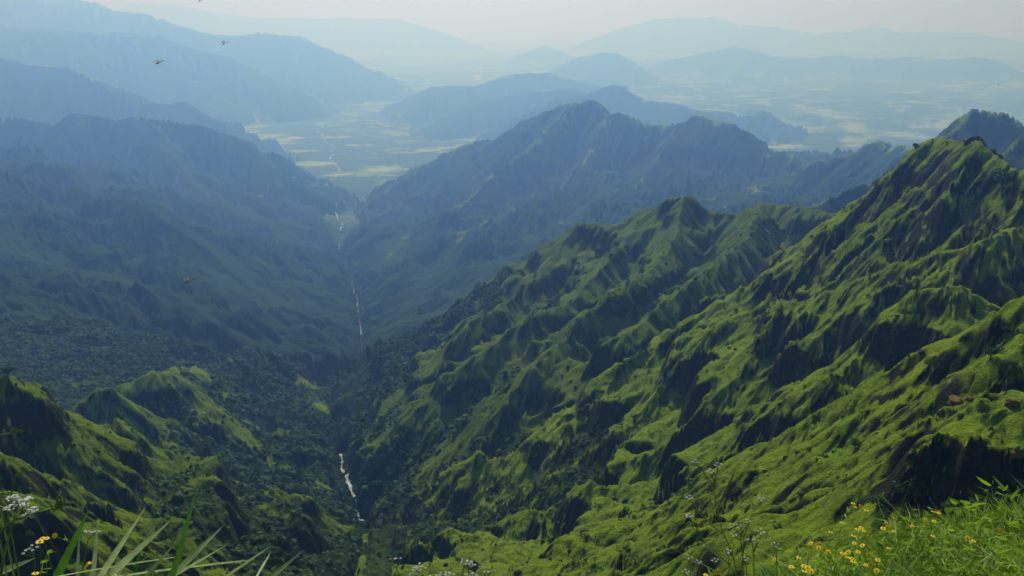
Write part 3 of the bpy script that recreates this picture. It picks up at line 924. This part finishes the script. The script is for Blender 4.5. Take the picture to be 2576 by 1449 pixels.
# ------------------------------------------------------------------ the knoll under the camera
def knoll_z(x, y):
    top = -1.98 - .14 * np.clip(y, -3, 2) - .30 * np.clip(y - 1.4, 0, 9) + .13 * np.clip(x - .6, -3, 3) - .10 * np.clip(.6 - x, 0, 4)
    lip = 3.9 + .25 * np.clip(x, -3, 4) + .3 * pnoise(x * .9, x * 0 + 2.2, 4)
    lip = np.where(x < 1.3, np.minimum(lip, 1.9 + 1.0 * np.clip(x + .4, 0, 1.7)), lip)
    return top - np.clip(y - lip, 0, 100) * 1.9 + .05 * pnoise(x * 2, y * 2, 8)


gxs = np.concatenate([np.linspace(-40, -5, 12)[:-1], np.linspace(-5, 7, 90), np.linspace(7, 40, 12)[1:]])
gys = np.concatenate([np.linspace(-25, -3, 8)[:-1], np.linspace(-3, 7, 90), np.linspace(7, 42, 22)[1:]])
GX, GY = np.meshgrid(gxs, gys)
GZ = knoll_z(GX, GY)
n0, n1 = GX.shape
ii = np.arange(n0 * n1).reshape(n0, n1)
o = make_mesh("knoll", np.stack([GX.ravel(), GY.ravel(), GZ.ravel()], 1), np.stack([ii[:-1, :-1], ii[:-1, 1:], ii[1:, 1:], ii[1:, :-1]], -1).reshape(-1, 4), M_SOIL)
o["kind"] = "structure"


def kz(x, y):
    return float(knoll_z(np.array([float(x)]), np.array([float(y)]))[0])


def blade(base, tip, w, bend=0.0, n=8, twist=0.0, fold=.25, tb=0.0):
    """leaf blade from base to tip with a V fold; bend pushes its middle off the straight line"""
    base, tip = np.array(base, float), np.array(tip, float)
    ax = tip - base
    L_ = np.linalg.norm(ax)
    side = np.cross(ax, [0, 1, 0])
    side /= np.linalg.norm(side) + 1e-9
    side = side * math.cos(twist) + np.array([0, 1., 0]) * math.sin(twist)
    nrm = np.cross(side, ax)
    nrm /= np.linalg.norm(nrm) + 1e-9
    sdir = np.cross(ax, [0, 1, 0])
    sdir /= np.linalg.norm(sdir) + 1e-9
    V, F = [], []
    for i in range(n + 1):
        t = i / n
        c_ = base + ax * t + sdir * bend * L_ * math.sin(math.pi * t) + nrm * .03 * L_ * t * t
        ww = w * .5 * min(1, (.55 + 1.2 * t)) * (1 - (max(0, t - tb) / (1 - tb)) ** 1.7) + 1e-5
        V += [c_ - side * ww + nrm * ww * fold, c_, c_ + side * ww + nrm * ww * fold]
    for i in range(n):
        a = 3 * i
        F += [(a, a + 1, a + 4, a + 3), (a + 1, a + 2, a + 5, a + 4)]
    return V, F


def tuft(label, dist, blades, group="broad-bladed grass tufts at the front left"):
    bx = sum(b[0] for b in blades) / len(blades)
    q = at(bx, 1500, dist)
    root = np.array([q[0], q[1], kz(q[0], q[1])])
    o = empty("grass_tuft", root, label, "grass", group)
    for bxp, byp, tx, ty, w, bend, dark, dd in blades:
        d = dist + dd
        p0, p1 = np.array(at(bxp, byp, d)), np.array(at(tx, ty, d + .05))
        # carry the blade on down below the frame to the ground
        dirn = (p0 - p1) / np.linalg.norm(p0 - p1)
        k = max(0.05, (p0[2] - root[2]) / max(.25, -dirn[2]))
        pb = p0 + dirn * min(k, .9)
        tb = np.linalg.norm(pb - p0) / np.linalg.norm(pb - p1)
        V, F = blade(pb - root, p1 - root, w * d / FPX * .85, bend * .8, 18, nr.uniform(-.3, .3), tb=tb)
        mb = MB()
        mb.add(V, F)
        mb.build("blade", M_BLADED if dark else M_BLADE, o)
    return o


tuft("upright tuft of broad pale and green blades right of the white flower head", 1.35,
     [(160, 1449, 225, 1282, 30, .03, 1, 0), (205, 1449, 230, 1300, 18, -.04, 0, .04), (184, 1449, 188, 1328, 12, .0, 0, .08), (200, 1449, 214, 1370, 20, 0, 0, -.02)])
tuft("tuft with one long straight pale blade leaning right", 1.4,
     [(270, 1449, 368, 1285, 22, .02, 0, 0), (290, 1449, 327, 1380, 7, .03, 0, .1), (335, 1449, 359, 1335, 10, 0, 1, .05)])
tuft("tuft with a wide curved pale blade and a short dark spike", 1.3,
     [(312, 1449, 433, 1316, 26, .05, 0, 0), (366, 1449, 382, 1373, 12, 0, 1, .1), (376, 1449, 447, 1350, 13, .04, 0, .06)])
tuft("tuft with the tallest dark green blade and a round-tipped pale blade", 1.3,
     [(395, 1449, 485, 1229, 22, -.05, 1, 0), (466, 1449, 561, 1321, 24, .07, 0, .05), (417, 1447, 490, 1427, 7, .08, 0, .1)])
tuft("low tuft of narrow blades pointing to the lower right", 1.4,
     [(494, 1449, 588, 1386, 12, .04, 0, 0), (617, 1449, 700, 1381, 11, .05, 0, .05), (560, 1449, 660, 1428, 8, .06, 0, .1)])
tuft("rightmost tuft with two stiff pale blades", 1.35,
     [(700, 1452, 778, 1380, 16, .02, 0, 0), (668, 1452, 687, 1422, 9, 0, 0, .05)])
tuft("short blunt pale blade bent over at the lower left", 1.3, [(60, 1452, 122, 1405, 24, .12, 0, 0)])


# ------------------------------------------------------------------ flowers
def umbellet(mb, c_, r, n=16):
    """a dome of tiny white florets"""
    v, f = ICO2[0][:], ICO2[1]
    iv, jf = ico(1)
    for k in range(n):
        a, q = nr.uniform(0, 6.28), math.sqrt(nr.uniform(0, 1))
        p = np.array([math.cos(a) * q * r, math.sin(a) * q * r, math.sqrt(max(0, 1 - q * q)) * r * .55])
        mb.add(iv * r * nr.uniform(.2, .32) * np.array([1, 1, .7]) + p + c_, jf)


def umbel_plant(label, dist, stems, umbels, buds, size=9, thick=3.0, group="white umbel flowers", leaves=0):
    """stems: pixel polylines, umbels/buds: pixel points with the point their stalks leave from"""
    x0, y0 = stems[0][0]
    q = at(x0, y0, dist)
    z0 = min(kz(q[0], q[1]), q[2] - .05)
    root = np.array([q[0], q[1], z0])
    o = empty("umbel_flower", root, label, "flower", group)
    mb = MB()
    P = lambda a, dd=0.0: np.array(at(a[0], a[1], dist + dd)) - root
    px = dist / FPX
    first = True
    for st in stems:
        pts = [P(a) for a in st]
        if first:
            pts = [np.array([0, 0, -.02])] + pts
            first = False
        mb.add(*tube(pts, [thick * px * (1 - .5 * i / len(pts)) for i in range(len(pts))]))
    heads = []
    for (ux, uy, jx, jy, n_) in umbels:
        j = P((jx, jy))
        for k in range(n_):
            a = 6.28 * k / n_ + nr.uniform(-.3, .3)
            rad = size * (.9 if n_ > 1 else 0)
            c_ = P((ux, uy)) + np.array([math.cos(a) * rad, math.sin(a) * rad, nr.uniform(-.2, .25) * size]) * px
            mb.add(*tube([j, (j + c_) / 2 + np.array([0, 0, -.1 * size * px]), c_], thick * px * .28, 4))
            heads.append(c_)
    for (ux, uy, jx, jy) in buds:
        mb.add(*tube([P((jx, jy)), P((ux, uy))], thick * px * .35, 4))
    mb.build("stem", M_STEM, o)
    for c_ in heads:
        h = MB()
        umbellet(h, c_, size * .42 * px)
        h.build("flower_head", M_WHITE, o, smooth=False)
    for (ux, uy, jx, jy) in buds:
        b = MB()
        for k in range(6):
            v, f = ico(1)
            b.add(v * size * px * .18 * np.array([.7, .7, 1.2]) + P((ux, uy)) + nr.uniform(-1, 1, 3) * size * px * .22, f)
        b.build("bud", M_BUD, o, smooth=False)
    if leaves:
        for st in stems:
            for a in st[1:-1]:
                for k in range(2):
                    l_ = MB()
                    b0 = P(a)
                    t_ = b0 + np.array([nr.uniform(-1, 1), nr.uniform(-.4, .4), nr.uniform(.1, .8)]) * size * px * 1.1
                    l_.add(*blade(b0, t_, size * px * .45, .05, 4))
                    l_.build("leaf", M_BUD, o)
    return o


umbel_plant("large white umbel flower at the left edge, the nearest and biggest bloom", 1.15,
            [[(2, 1449), (10, 1400), (22, 1352), (35, 1308)], [(35, 1308), (90, 1291), (138, 1278)], [(30, 1310), (-2, 1340)], [(30, 1300), (20, 1285), (-4, 1272)]],
            [(24, 1275, 34, 1306, 1), (33, 1260, 36, 1306, 1), (46, 1262, 36, 1306, 1), (58, 1271, 38, 1306, 1), (69, 1264, 40, 1305, 1), (82, 1285, 50, 1302, 1), (75, 1295, 50, 1303, 1)],
            [(150, 1262, 136, 1278), (148, 1272, 130, 1280), (140, 1276, 125, 1281), (154, 1258, 140, 1272)], size=37, thick=4.5)
umbel_plant("budding green sprig at the upper left edge", 1.3, [[(-30, 1110), (2, 1094), (28, 1090)], [(28, 1090), (38, 1080)]], [], [(37, 1078, 28, 1090), (48, 1082, 28, 1090), (54, 1084, 30, 1090), (30, 1084, 26, 1090)], size=16, thick=3)
umbel_plant("green unopened flower cluster at the left edge above the big white umbel", 1.3, [[(20, 1300), (33, 1215), (42, 1195)]], [], [(44, 1186, 40, 1200), (52, 1190, 40, 1200), (58, 1190, 42, 1200), (40, 1196, 36, 1210), (34, 1212, 33, 1216)], size=16, thick=2.5)
umbel_plant("green bud spray touching the left edge", 1.3, [[(-20, 1260), (10, 1240), (25, 1246)]], [], [(6, 1232, 8, 1240), (20, 1240, 20, 1244), (34, 1243, 25, 1246)], size=15, thick=2.5)
umbel_plant("flat topped white umbel seen side-on behind the upright broad blades", 1.9,
            [[(205, 1449), (214, 1400), (222, 1357)]], [(u, 1339 - (u - 214) * .02, 222, 1357, 1) for u in (214, 221, 228, 235, 242, 249)], [(236, 1374, 218, 1392)], size=13, thick=2.2)
umbel_plant("small pale umbel low at the left among leaves", 2.0, [[(85, 1449), (88, 1420), (84, 1390)]], [(84, 1378, 84, 1392, 3), (58, 1392, 84, 1400, 1), (74, 1384, 84, 1394, 2)], [], size=12, thick=2)
umbel_plant("white umbel with two green buds at the lower middle, leftmost of the row", 2.6,
            [[(1012, 1475), (1006, 1449), (997, 1430)], [(997, 1430), (984, 1408)], [(997, 1430), (1016, 1400)]], [(990, 1405, 985, 1410, 2), (1000, 1405, 997, 1418, 2)], [(1017, 1398, 1014, 1404), (983, 1400, 985, 1408)], size=9, thick=1.8)
umbel_plant("clustered white umbel, second of the lower middle row", 2.6,
            [[(1052, 1490), (1050, 1455), (1046, 1440)]], [(1055, 1424, 1050, 1442, 4), (1042, 1432, 1047, 1444, 3), (1063, 1430, 1052, 1444, 3), (1048, 1440, 1048, 1448, 4), (1040, 1446, 1046, 1450, 2)], [(1029, 1427, 1042, 1440)], size=10, thick=1.8)
umbel_plant("low white umbel barely above the frame, middle of the row", 2.6,
            [[(1118, 1500), (1116, 1465)]], [(1112, 1446, 1116, 1462, 3), (1124, 1442, 1117, 1462, 3), (1134, 1445, 1118, 1462, 3), (1090, 1448, 1110, 1462, 2)], [], size=10, thick=1.8)
umbel_plant("tallest white umbel of the lower middle row with many heads", 2.6,
            [[(1180, 1500), (1178, 1449), (1180, 1432)], [(1160, 1480), (1163, 1449), (1168, 1425)]], [(1168, 1412, 1178, 1434, 3), (1178, 1414, 1180, 1434, 3), (1188, 1422, 1182, 1436, 3), (1172, 1422, 1178, 1438, 2), (1197, 1424, 1184, 1436, 2), (1180, 1444, 1180, 1455, 4), (1192, 1446, 1182, 1455, 3)], [(1170, 1424, 1168, 1428), (1203, 1421, 1196, 1432)], size=10, thick=1.8)
umbel_plant("small white umbel with upright buds, right end of the lower middle row", 2.8,
            [[(1232, 1500), (1230, 1449), (1231, 1438)]], [(1226, 1440, 1231, 1446, 2), (1236, 1438, 1231, 1446, 2)], [(1244, 1430, 1233, 1440), (1238, 1426, 1232, 1440), (1266, 1444, 1262, 1455)], size=9.5, thick=2.0)
umbel_plant("tallest thin umbel plant before the ribs, two stems crossing", 3.2,
            [[(1860, 1470), (1841, 1387), (1819, 1340), (1808, 1300), (1799, 1269), (1797, 1209)], [(1819, 1342), (1795, 1325), (1773, 1303), (1748, 1283)], [(1797, 1209), (1788, 1196)], [(1797, 1209), (1803, 1190), (1807, 1175)], [(1797, 1225), (1775, 1195), (1760, 1172)]],
            [(1788, 1186, 1790, 1198, 4), (1807, 1169, 1806, 1177, 4), (1750, 1162, 1758, 1172, 4)], [(1803, 1157, 1806, 1170), (1800, 1228, 1797, 1236), (1789, 1298, 1785, 1315), (1766, 1218, 1782, 1210), (1748, 1280, 1752, 1285)], size=9.5, thick=2.0, leaves=1)
umbel_plant("thin umbel plant leaning far left, left of the tallest one", 3.2,
            [[(1860, 1460), (1833, 1418), (1777, 1372), (1755, 1340), (1739, 1323), (1710, 1311)], [(1742, 1325), (1738, 1305)], [(1752, 1280), (1740, 1262), (1735, 1256)], [(1755, 1342), (1752, 1320)]],
            [(1735, 1299, 1738, 1308, 5), (1735, 1252, 1738, 1262, 4)], [(1752, 1318, 1752, 1326), (1758, 1352, 1755, 1344), (1716, 1248, 1728, 1256), (1709, 1310, 1716, 1313)], size=9.5, thick=1.9, leaves=1)
umbel_plant("pale thick-stemmed umbel plant right of the tall thin one", 3.1,
            [[(1872, 1470), (1869, 1449), (1867, 1394), (1864, 1358), (1866, 1327)], [(1864, 1360), (1846, 1350)], [(1866, 1345), (1848, 1330)], [(1866, 1340), (1880, 1320)]],
            [(1846, 1346, 1850, 1352, 3), (1841, 1322, 1848, 1331, 3), (1859, 1324, 1864, 1333, 3), (1881, 1312, 1880, 1321, 3)], [(1866, 1316, 1866, 1328), (1886, 1324, 1880, 1326)], size=8, thick=2.2, leaves=1)
umbel_plant("forked umbel plant standing nearest the grass bank", 3.1,
            [[(1899, 1470), (1897, 1449), (1896, 1389), (1905, 1368), (1913, 1351), (1928, 1343)], [(1896, 1389), (1892, 1365)], [(1897, 1385), (1903, 1368)]],
            [(1890, 1357, 1892, 1367, 2), (1902, 1362, 1902, 1370, 3), (1914, 1338, 1914, 1349, 4)], [(1929, 1341, 1926, 1345), (1886, 1350, 1891, 1362), (1908, 1330, 1912, 1342)], size=9.5, thick=2.0, leaves=1)
umbel_plant("umbel plant arching high to the right before the dark gully", 3.2,
            [[(1868, 1445), (1871, 1350), (1890, 1300), (1905, 1275), (1915, 1262)], [(1912, 1264), (1935, 1257)]],
            [(1914, 1256, 1915, 1264, 4), (1926, 1262, 1924, 1262, 2)], [(1917, 1238, 1916, 1252), (1940, 1256, 1934, 1258), (1893, 1263, 1898, 1276), (1908, 1292, 1900, 1290)], size=9, thick=1.8, leaves=1)
for (ux, uy, lab) in ((1950, 1371, "small white umbel sprig beside the long grass on the bank"), (1733, 1403, "low white umbel sprig, leftmost before the dark ground"), (1799, 1410, "low white umbel sprig under the crossing stems"),
                      (1830, 1387, "little white umbel half hidden between the thin stems"), (1874, 1406, "small white umbel sprig between the pale stem and the forked plant"), (1756, 1413, "low white umbel sprig with tall buds"), (1725, 1438, "lowest white umbel sprig at the bottom edge")):
    umbel_plant(lab, 3.1, [[(ux + 6, 1475), (ux + 3, uy + 22), (ux + 1, uy + 9)]], [(ux, uy, ux + 1, uy + 11, 4)], [(ux + 6, uy - 8, ux + 2, uy + 6), (ux - 6, uy - 4, ux, uy + 8)], size=9, thick=1.8)

# yellow daisies: one built with its parts, the rest copied
def daisy_proto():
    o = empty("yellow_daisy", (0, 0, 0), "yellow daisy", "flower")
    mb = MB()
    mb.add(*tube([(.01, 0, -.30), (.004, .002, -.15), (0, 0, 0)], [.0018, .0014, .001], 5))
    stem = mb.build("stem", M_STEM, o)
    p = MB()
    for k in range(8):
        a = 6.283 * k / 8
        d = np.array([math.cos(a), math.sin(a), 0])
        s_ = np.array([-math.sin(a), math.cos(a), 0])
        V = [d * .003 - s_ * .0012, d * .003 + s_ * .0012, d * .010 + s_ * .0042 + [0, 0, .0015], d * .010 - s_ * .0042 + [0, 0, .0015], d * .0155 + s_ * .0022 + [0, 0, -.0005], d * .0155 - s_ * .0022 + [0, 0, -.0005]]
        p.add(V, [(0, 1, 2, 3), (3, 2, 4, 5)])
    p.build("petals", M_YEL, o)
    dsc = MB()
    v, f = ICO2
    dsc.add(v * np.array([.0045, .0045, .003]) + [0, 0, .002], f)
    dsc.build("disc", M_DISC, o)
    for k in range(3):
        lf = MB()
        a = 2.1 * k
        b0 = np.array([.003, 0, -.09 - .05 * k])
        lf.add(*blade(b0, b0 + np.array([math.cos(a) * .04, math.sin(a) * .04, .025]), .014, .05, 5))
        lf.build("leaf", M_GRASS, o)
    return o


def copy_tree(o):
    c_ = o.copy()
    C.objects.link(c_)
    for ch in o.children:
        d = ch.copy()
        C.objects.link(d)
        d.parent = c_
    return c_


cr = [(1240, 165), (1320, 155), (1205, 110), (1410, 215), (1040, 400), (870, 545), (1215, 600), (1270, 500), (1330, 480), (1365, 525), (1405, 562), (1460, 495), (1710, 400), (1660, 487), (1722, 478), (1815, 530), (2300, 350), (2320, 440), (2420, 235), (2500, 255), (2430, 380), (2100, 460), (565, 715), (560, 765), (705, 730), (690, 785), (770, 810), (830, 850), (1225, 710), (1345, 745), (1745, 785), (1285, 845), (1050, 862), (1130, 850), (1060, 932), (1120, 922), (1190, 945), (1210, 990), (845, 985), (1400, 1040), (1465, 1035), (390, 930), (20, 960), (280, 1065), (755, 1095), (465, 1055), (522, 1085), (472, 1135), (580, 1140), (1560, 1130), (1580, 965), (2410, 600), (1445, 890)]
right = [(1945 + a * .16666, 1248 + b * .16666) for a, b in cr] + [(2517, 1334), (2434, 1353), (2449, 1361), (1807, 1438), (1775, 1446)]
leftd = [(a * .16666, 1248 + b * .16666) for a, b in [(640, 640), (600, 690), (700, 636), (825, 600), (1375, 1005), (925, 1055), (1960, 855), (1325, 1030), (535, 1165), (1720, 1185)]]
proto = daisy_proto()
first = True
ordered = sorted(right)
ORD = "first second third fourth fifth sixth seventh eighth ninth tenth eleventh twelfth thirteenth fourteenth fifteenth sixteenth seventeenth eighteenth nineteenth twentieth twenty-first twenty-second".split()
words = ["facing up", "seen side-on", "tilted towards the viewer", "nodding left"]
for k, (px, py) in enumerate(ordered + sorted(leftd)):
    left = k >= len(ordered)
    c_ = proto if first else copy_tree(proto)
    first = False
    d = (1.9 if left else float(np.interp(py, [1265, 1330, 1449], [3.9, 3.5, 2.9])))
    c_.location = at(px, py, d)
    sc_ = nr.uniform(.75, 1.15) * (.6 if left else .74)
    c_.scale = (sc_, sc_, sc_)
    t = rng.randrange(4)
    c_.rotation_euler = (R([8, -8, 48, 15][t]) + rng.uniform(-.1, .1), R([0, 8, 0, -35][t]), rng.uniform(-.4, .4))
    g = "yellow daisies among the leaves at lower left" if left else "yellow daisies over the grass bank"
    c_["group"] = g
    c_["category"] = "flower"
    if left:
        lab = ["first", "second", "third", "fourth", "fifth", "sixth", "seventh", "eighth", "ninth", "tenth"][k - len(ordered)] + " yellow daisy from the left among the broad blades, " + words[t]
    else:
        band = lambda y_: "bottom row" if y_ > 1418 else "lower band" if y_ > 1390 else "middle band" if y_ > 1350 else "upper band" if y_ > 1318 else "topmost band"
        mates = sorted(a for a, b in ordered if band(b) == band(py))
        lab = ORD[mates.index(px)] + " yellow daisy from the left in the " + band(py) + " of the grass bank"
    c_["label"] = lab

# ------------------------------------------------------------------ grass and leaves of the bank
def grass_patch(name, n, xr_, yr_, hh, ww, mat, lean, label, cat, keep=None, segs=4):
    x = nr.uniform(*xr_, n)
    y = nr.uniform(*yr_, n)
    if keep is not None:
        k = keep(x, y)
        x, y = x[k], y[k]
    n = len(x)
    z = knoll_z(x, y)
    h = nr.uniform(*hh, n) * (.75 + .5 * np.clip(pnoise(x * 1.6, y * 1.6, 77) + .5, 0, 1))
    w = nr.uniform(*ww, n)
    a = nr.uniform(0, 6.283, n)
    lx = lean[0] + .42 * nr.normal(size=n)
    ly = lean[1] + .35 * nr.normal(size=n)
    drp = nr.uniform(.1, .8, n)
    Vs = np.zeros((n, segs + 1, 2, 3), dtype=np.float32)
    for i in range(segs + 1):
        t = i / segs
        cx = x + lx * h * (t * .6 + t * t * .6)
        cy = y + ly * h * (t * .6 + t * t * .6)
        cz = z + h * (t - drp * .5 * t ** 3)
        wd = w * .5 * (1 - t ** 2) + .0003
        Vs[:, i, 0] = np.stack([cx - np.cos(a) * wd, cy - np.sin(a) * wd, cz], -1)
        Vs[:, i, 1] = np.stack([cx + np.cos(a) * wd, cy + np.sin(a) * wd, cz], -1)
    b = (np.arange(n) * (segs + 1) * 2)[:, None, None] + (np.arange(segs) * 2)[None, :, None] + np.array([0, 1, 3, 2])[None, None]
    o = make_mesh(name, Vs.reshape(-1, 3), b.reshape(-1, 4), mat)
    return tag(o, label, cat, kind="stuff")


bank = lambda x, y: (x > 1.0 + .35 * (y - 3)) | (y < 2.2)
grass_patch("grass", 26000, (.4, 4.2), (1.6, 5.2), (.08, .25), (.004, .011), M_GRASS, (-.15, 0), "bright green meadow grass on the near bank", "grass", bank)
grass_patch("grass", 5000, (.4, 4.2), (1.6, 5.2), (.12, .30), (.005, .012), M_GRASSL, (-.25, 0), "pale sunlit grass blades mixed into the near bank", "grass", bank)
grass_patch("long_grass", 300, (1.3, 1.8), (3.2, 3.75), (.22, .42), (.008, .014), M_BLADED, (-.25, -.05), "long arching dark green grass at the left end of the bank", "grass", None, 7)
grass_patch("long_grass", 130, (1.25, 1.8), (3.2, 3.75), (.22, .42), (.009, .016), M_GRASSL, (-.35, -.05), "long pale arching grass at the left end of the bank", "grass", None, 7)


def leaf_litter(name, n, xr_, yr_, z_up, size, mat, label, cat, keep=None):
    x = nr.uniform(*xr_, n)
    y = nr.uniform(*yr_, n)
    if keep is not None:
        k = keep(x, y)
        x, y = x[k], y[k]
    mb = MB()
    zz = knoll_z(x, y)
    for i in range(len(x)):
        s = nr.uniform(*size)
        a, up = nr.uniform(0, 6.28), nr.uniform(*z_up)
        b0 = np.array([x[i], y[i], zz[i] + up])
        mb.add(*blade(b0, b0 + np.array([math.cos(a) * s, math.sin(a) * s, s * nr.uniform(-.2, .8)]), s * .38, .03, 3, nr.uniform(-1.2, 1.2)))
    o = mb.build(name, mat)
    return tag(o, label, cat, kind="stuff")


leaf_litter("herbs", 6500, (.6, 4.2), (1.8, 5.0), (.03, .26), (.03, .085), M_GRASS, "leafy green herbs growing through the bank grass", "herbs", bank)
leaf_litter("undergrowth", 2600, (-1.35, -.35), (1.5, 2.05), (.3, .62), (.02, .06), M_GRASS, "tangled green leaves at the foot of the broad blades", "undergrowth")


# ------------------------------------------------------------------ dragonflies on the wing
def dragonfly(px, py, length_px, ang, wing_up, label, dist=None):
    d = dist or .055 / (length_px / FPX)
    o = empty("dragonfly", at(px, py, d), label, "dragonfly", "dragonflies hovering over the valley")
    L_ = length_px * d / FPX
    b = MB()
    xs_ = [-.5, -.47, -.42, -.40, -.36, -.25, -.17, -.14, 0, .2, .4, .48, .5]
    rs_ = [.01, .05, .055, .025, .06, .075, .05, .028, .026, .022, .024, .02, .004]
    b.add(*tube([(L_ * a, 0, -.03 * L_ * (a > 0) * a) for a in xs_], [L_ * r_ for r_ in rs_], 8))
    b.build("body", M_RED, o)
    for k, (x0, sw) in enumerate(((-.30, -.12), (-.22, .16))):
        for side in (-1, 1):
            w = MB()
            V = []
            for t, c0, c1 in ((0, -.015, .02), (.25, -.04, .05), (.6, -.05, .075), (.9, -.04, .06), (1, -.01, .02)):
                for c_ in (c0, c1):
                    V.append((L_ * (x0 + sw * t + c_), side * L_ * .5 * t * math.cos(wing_up), L_ * .5 * t * math.sin(wing_up) + .03 * L_))
            w.add(V, [(2 * i, 2 * i + 1, 2 * i + 3, 2 * i + 2) for i in range(4)])
            w.build("wing", M_WING, o)
    o.rotation_euler = (0, ang, rng.uniform(-.5, .5))
    return o


for q in ((403, 156, 26, -.35, .5, "red dragonfly low over the far left blue range"), (568, 108, 18, -.4, .9, "grey brown dragonfly before the pale far ridge at upper left"), (505, 2, 12, -.2, .4, "tiny dragonfly cut by the top edge"),
          (207, 189, 8, -.2, .4, "faint speck of a dragonfly at the far left, under the red one"), (480, 705, 34, -.3, 1.0, "dark dragonfly with raised buff wings over the blue valley side"), (634, 583, 10, -.3, .4, "tiny dragonfly over the blue spur in the middle left"),
          (1057, 783, 20, 1.05, .4, "reddish dragonfly diving left of the green middle ridge"), (1969, 630, 34, .65, 1.2, "large dragonfly with pale swept wings before the green crest"), (2512, 214, 7, 1.4, .4, "tiny dragonfly in the haze above the mesa"),
          (487, 1166, 24, -.1, .7, "brown dragonfly over the wooded left slope"), (1128, 1212, 18, .1, -.9, "orange red dragonfly with white wings hanging down over the lower ribs"), (2123, 1033, 14, .1, .3, "small red dragonfly before the right hand gully"), (2430, 1155, 14, .9, .4, "small dark red dragonfly over the lit grass below the boulders")):
    dragonfly(*q)
#FG_END

# ------------------------------------------------------------------ haze
bx0, bx1, by0, by1, bz0, bz1 = -60000., 60000., -3000., 70000., -1331., 1000.
V = [(x, y, z) for x in (bx0, bx1) for y in (by0, by1) for z in (bz0, bz1)]
Fh = np.array([[0, 1, 3, 2], [4, 6, 7, 5], [0, 4, 5, 1], [2, 3, 7, 6], [0, 2, 6, 4], [1, 5, 7, 3]])
hm, nt, N, L = node_mat("haze_air")
out = N.new("ShaderNodeOutputMaterial")
pv = N.new("ShaderNodeVolumePrincipled")
pv.inputs["Color"].default_value = (*HAZE_COLOR, 1)
pv.inputs["Absorption Color"].default_value = (1, 1, 1, 1)
pv.inputs["Density"].default_value = HAZE_DENSITY
pv.inputs["Anisotropy"].default_value = HAZE_G
L.new(pv.outputs[0], out.inputs["Volume"])
o = make_mesh("haze", V, Fh, hm, smooth=False)
o["kind"] = "stuff"
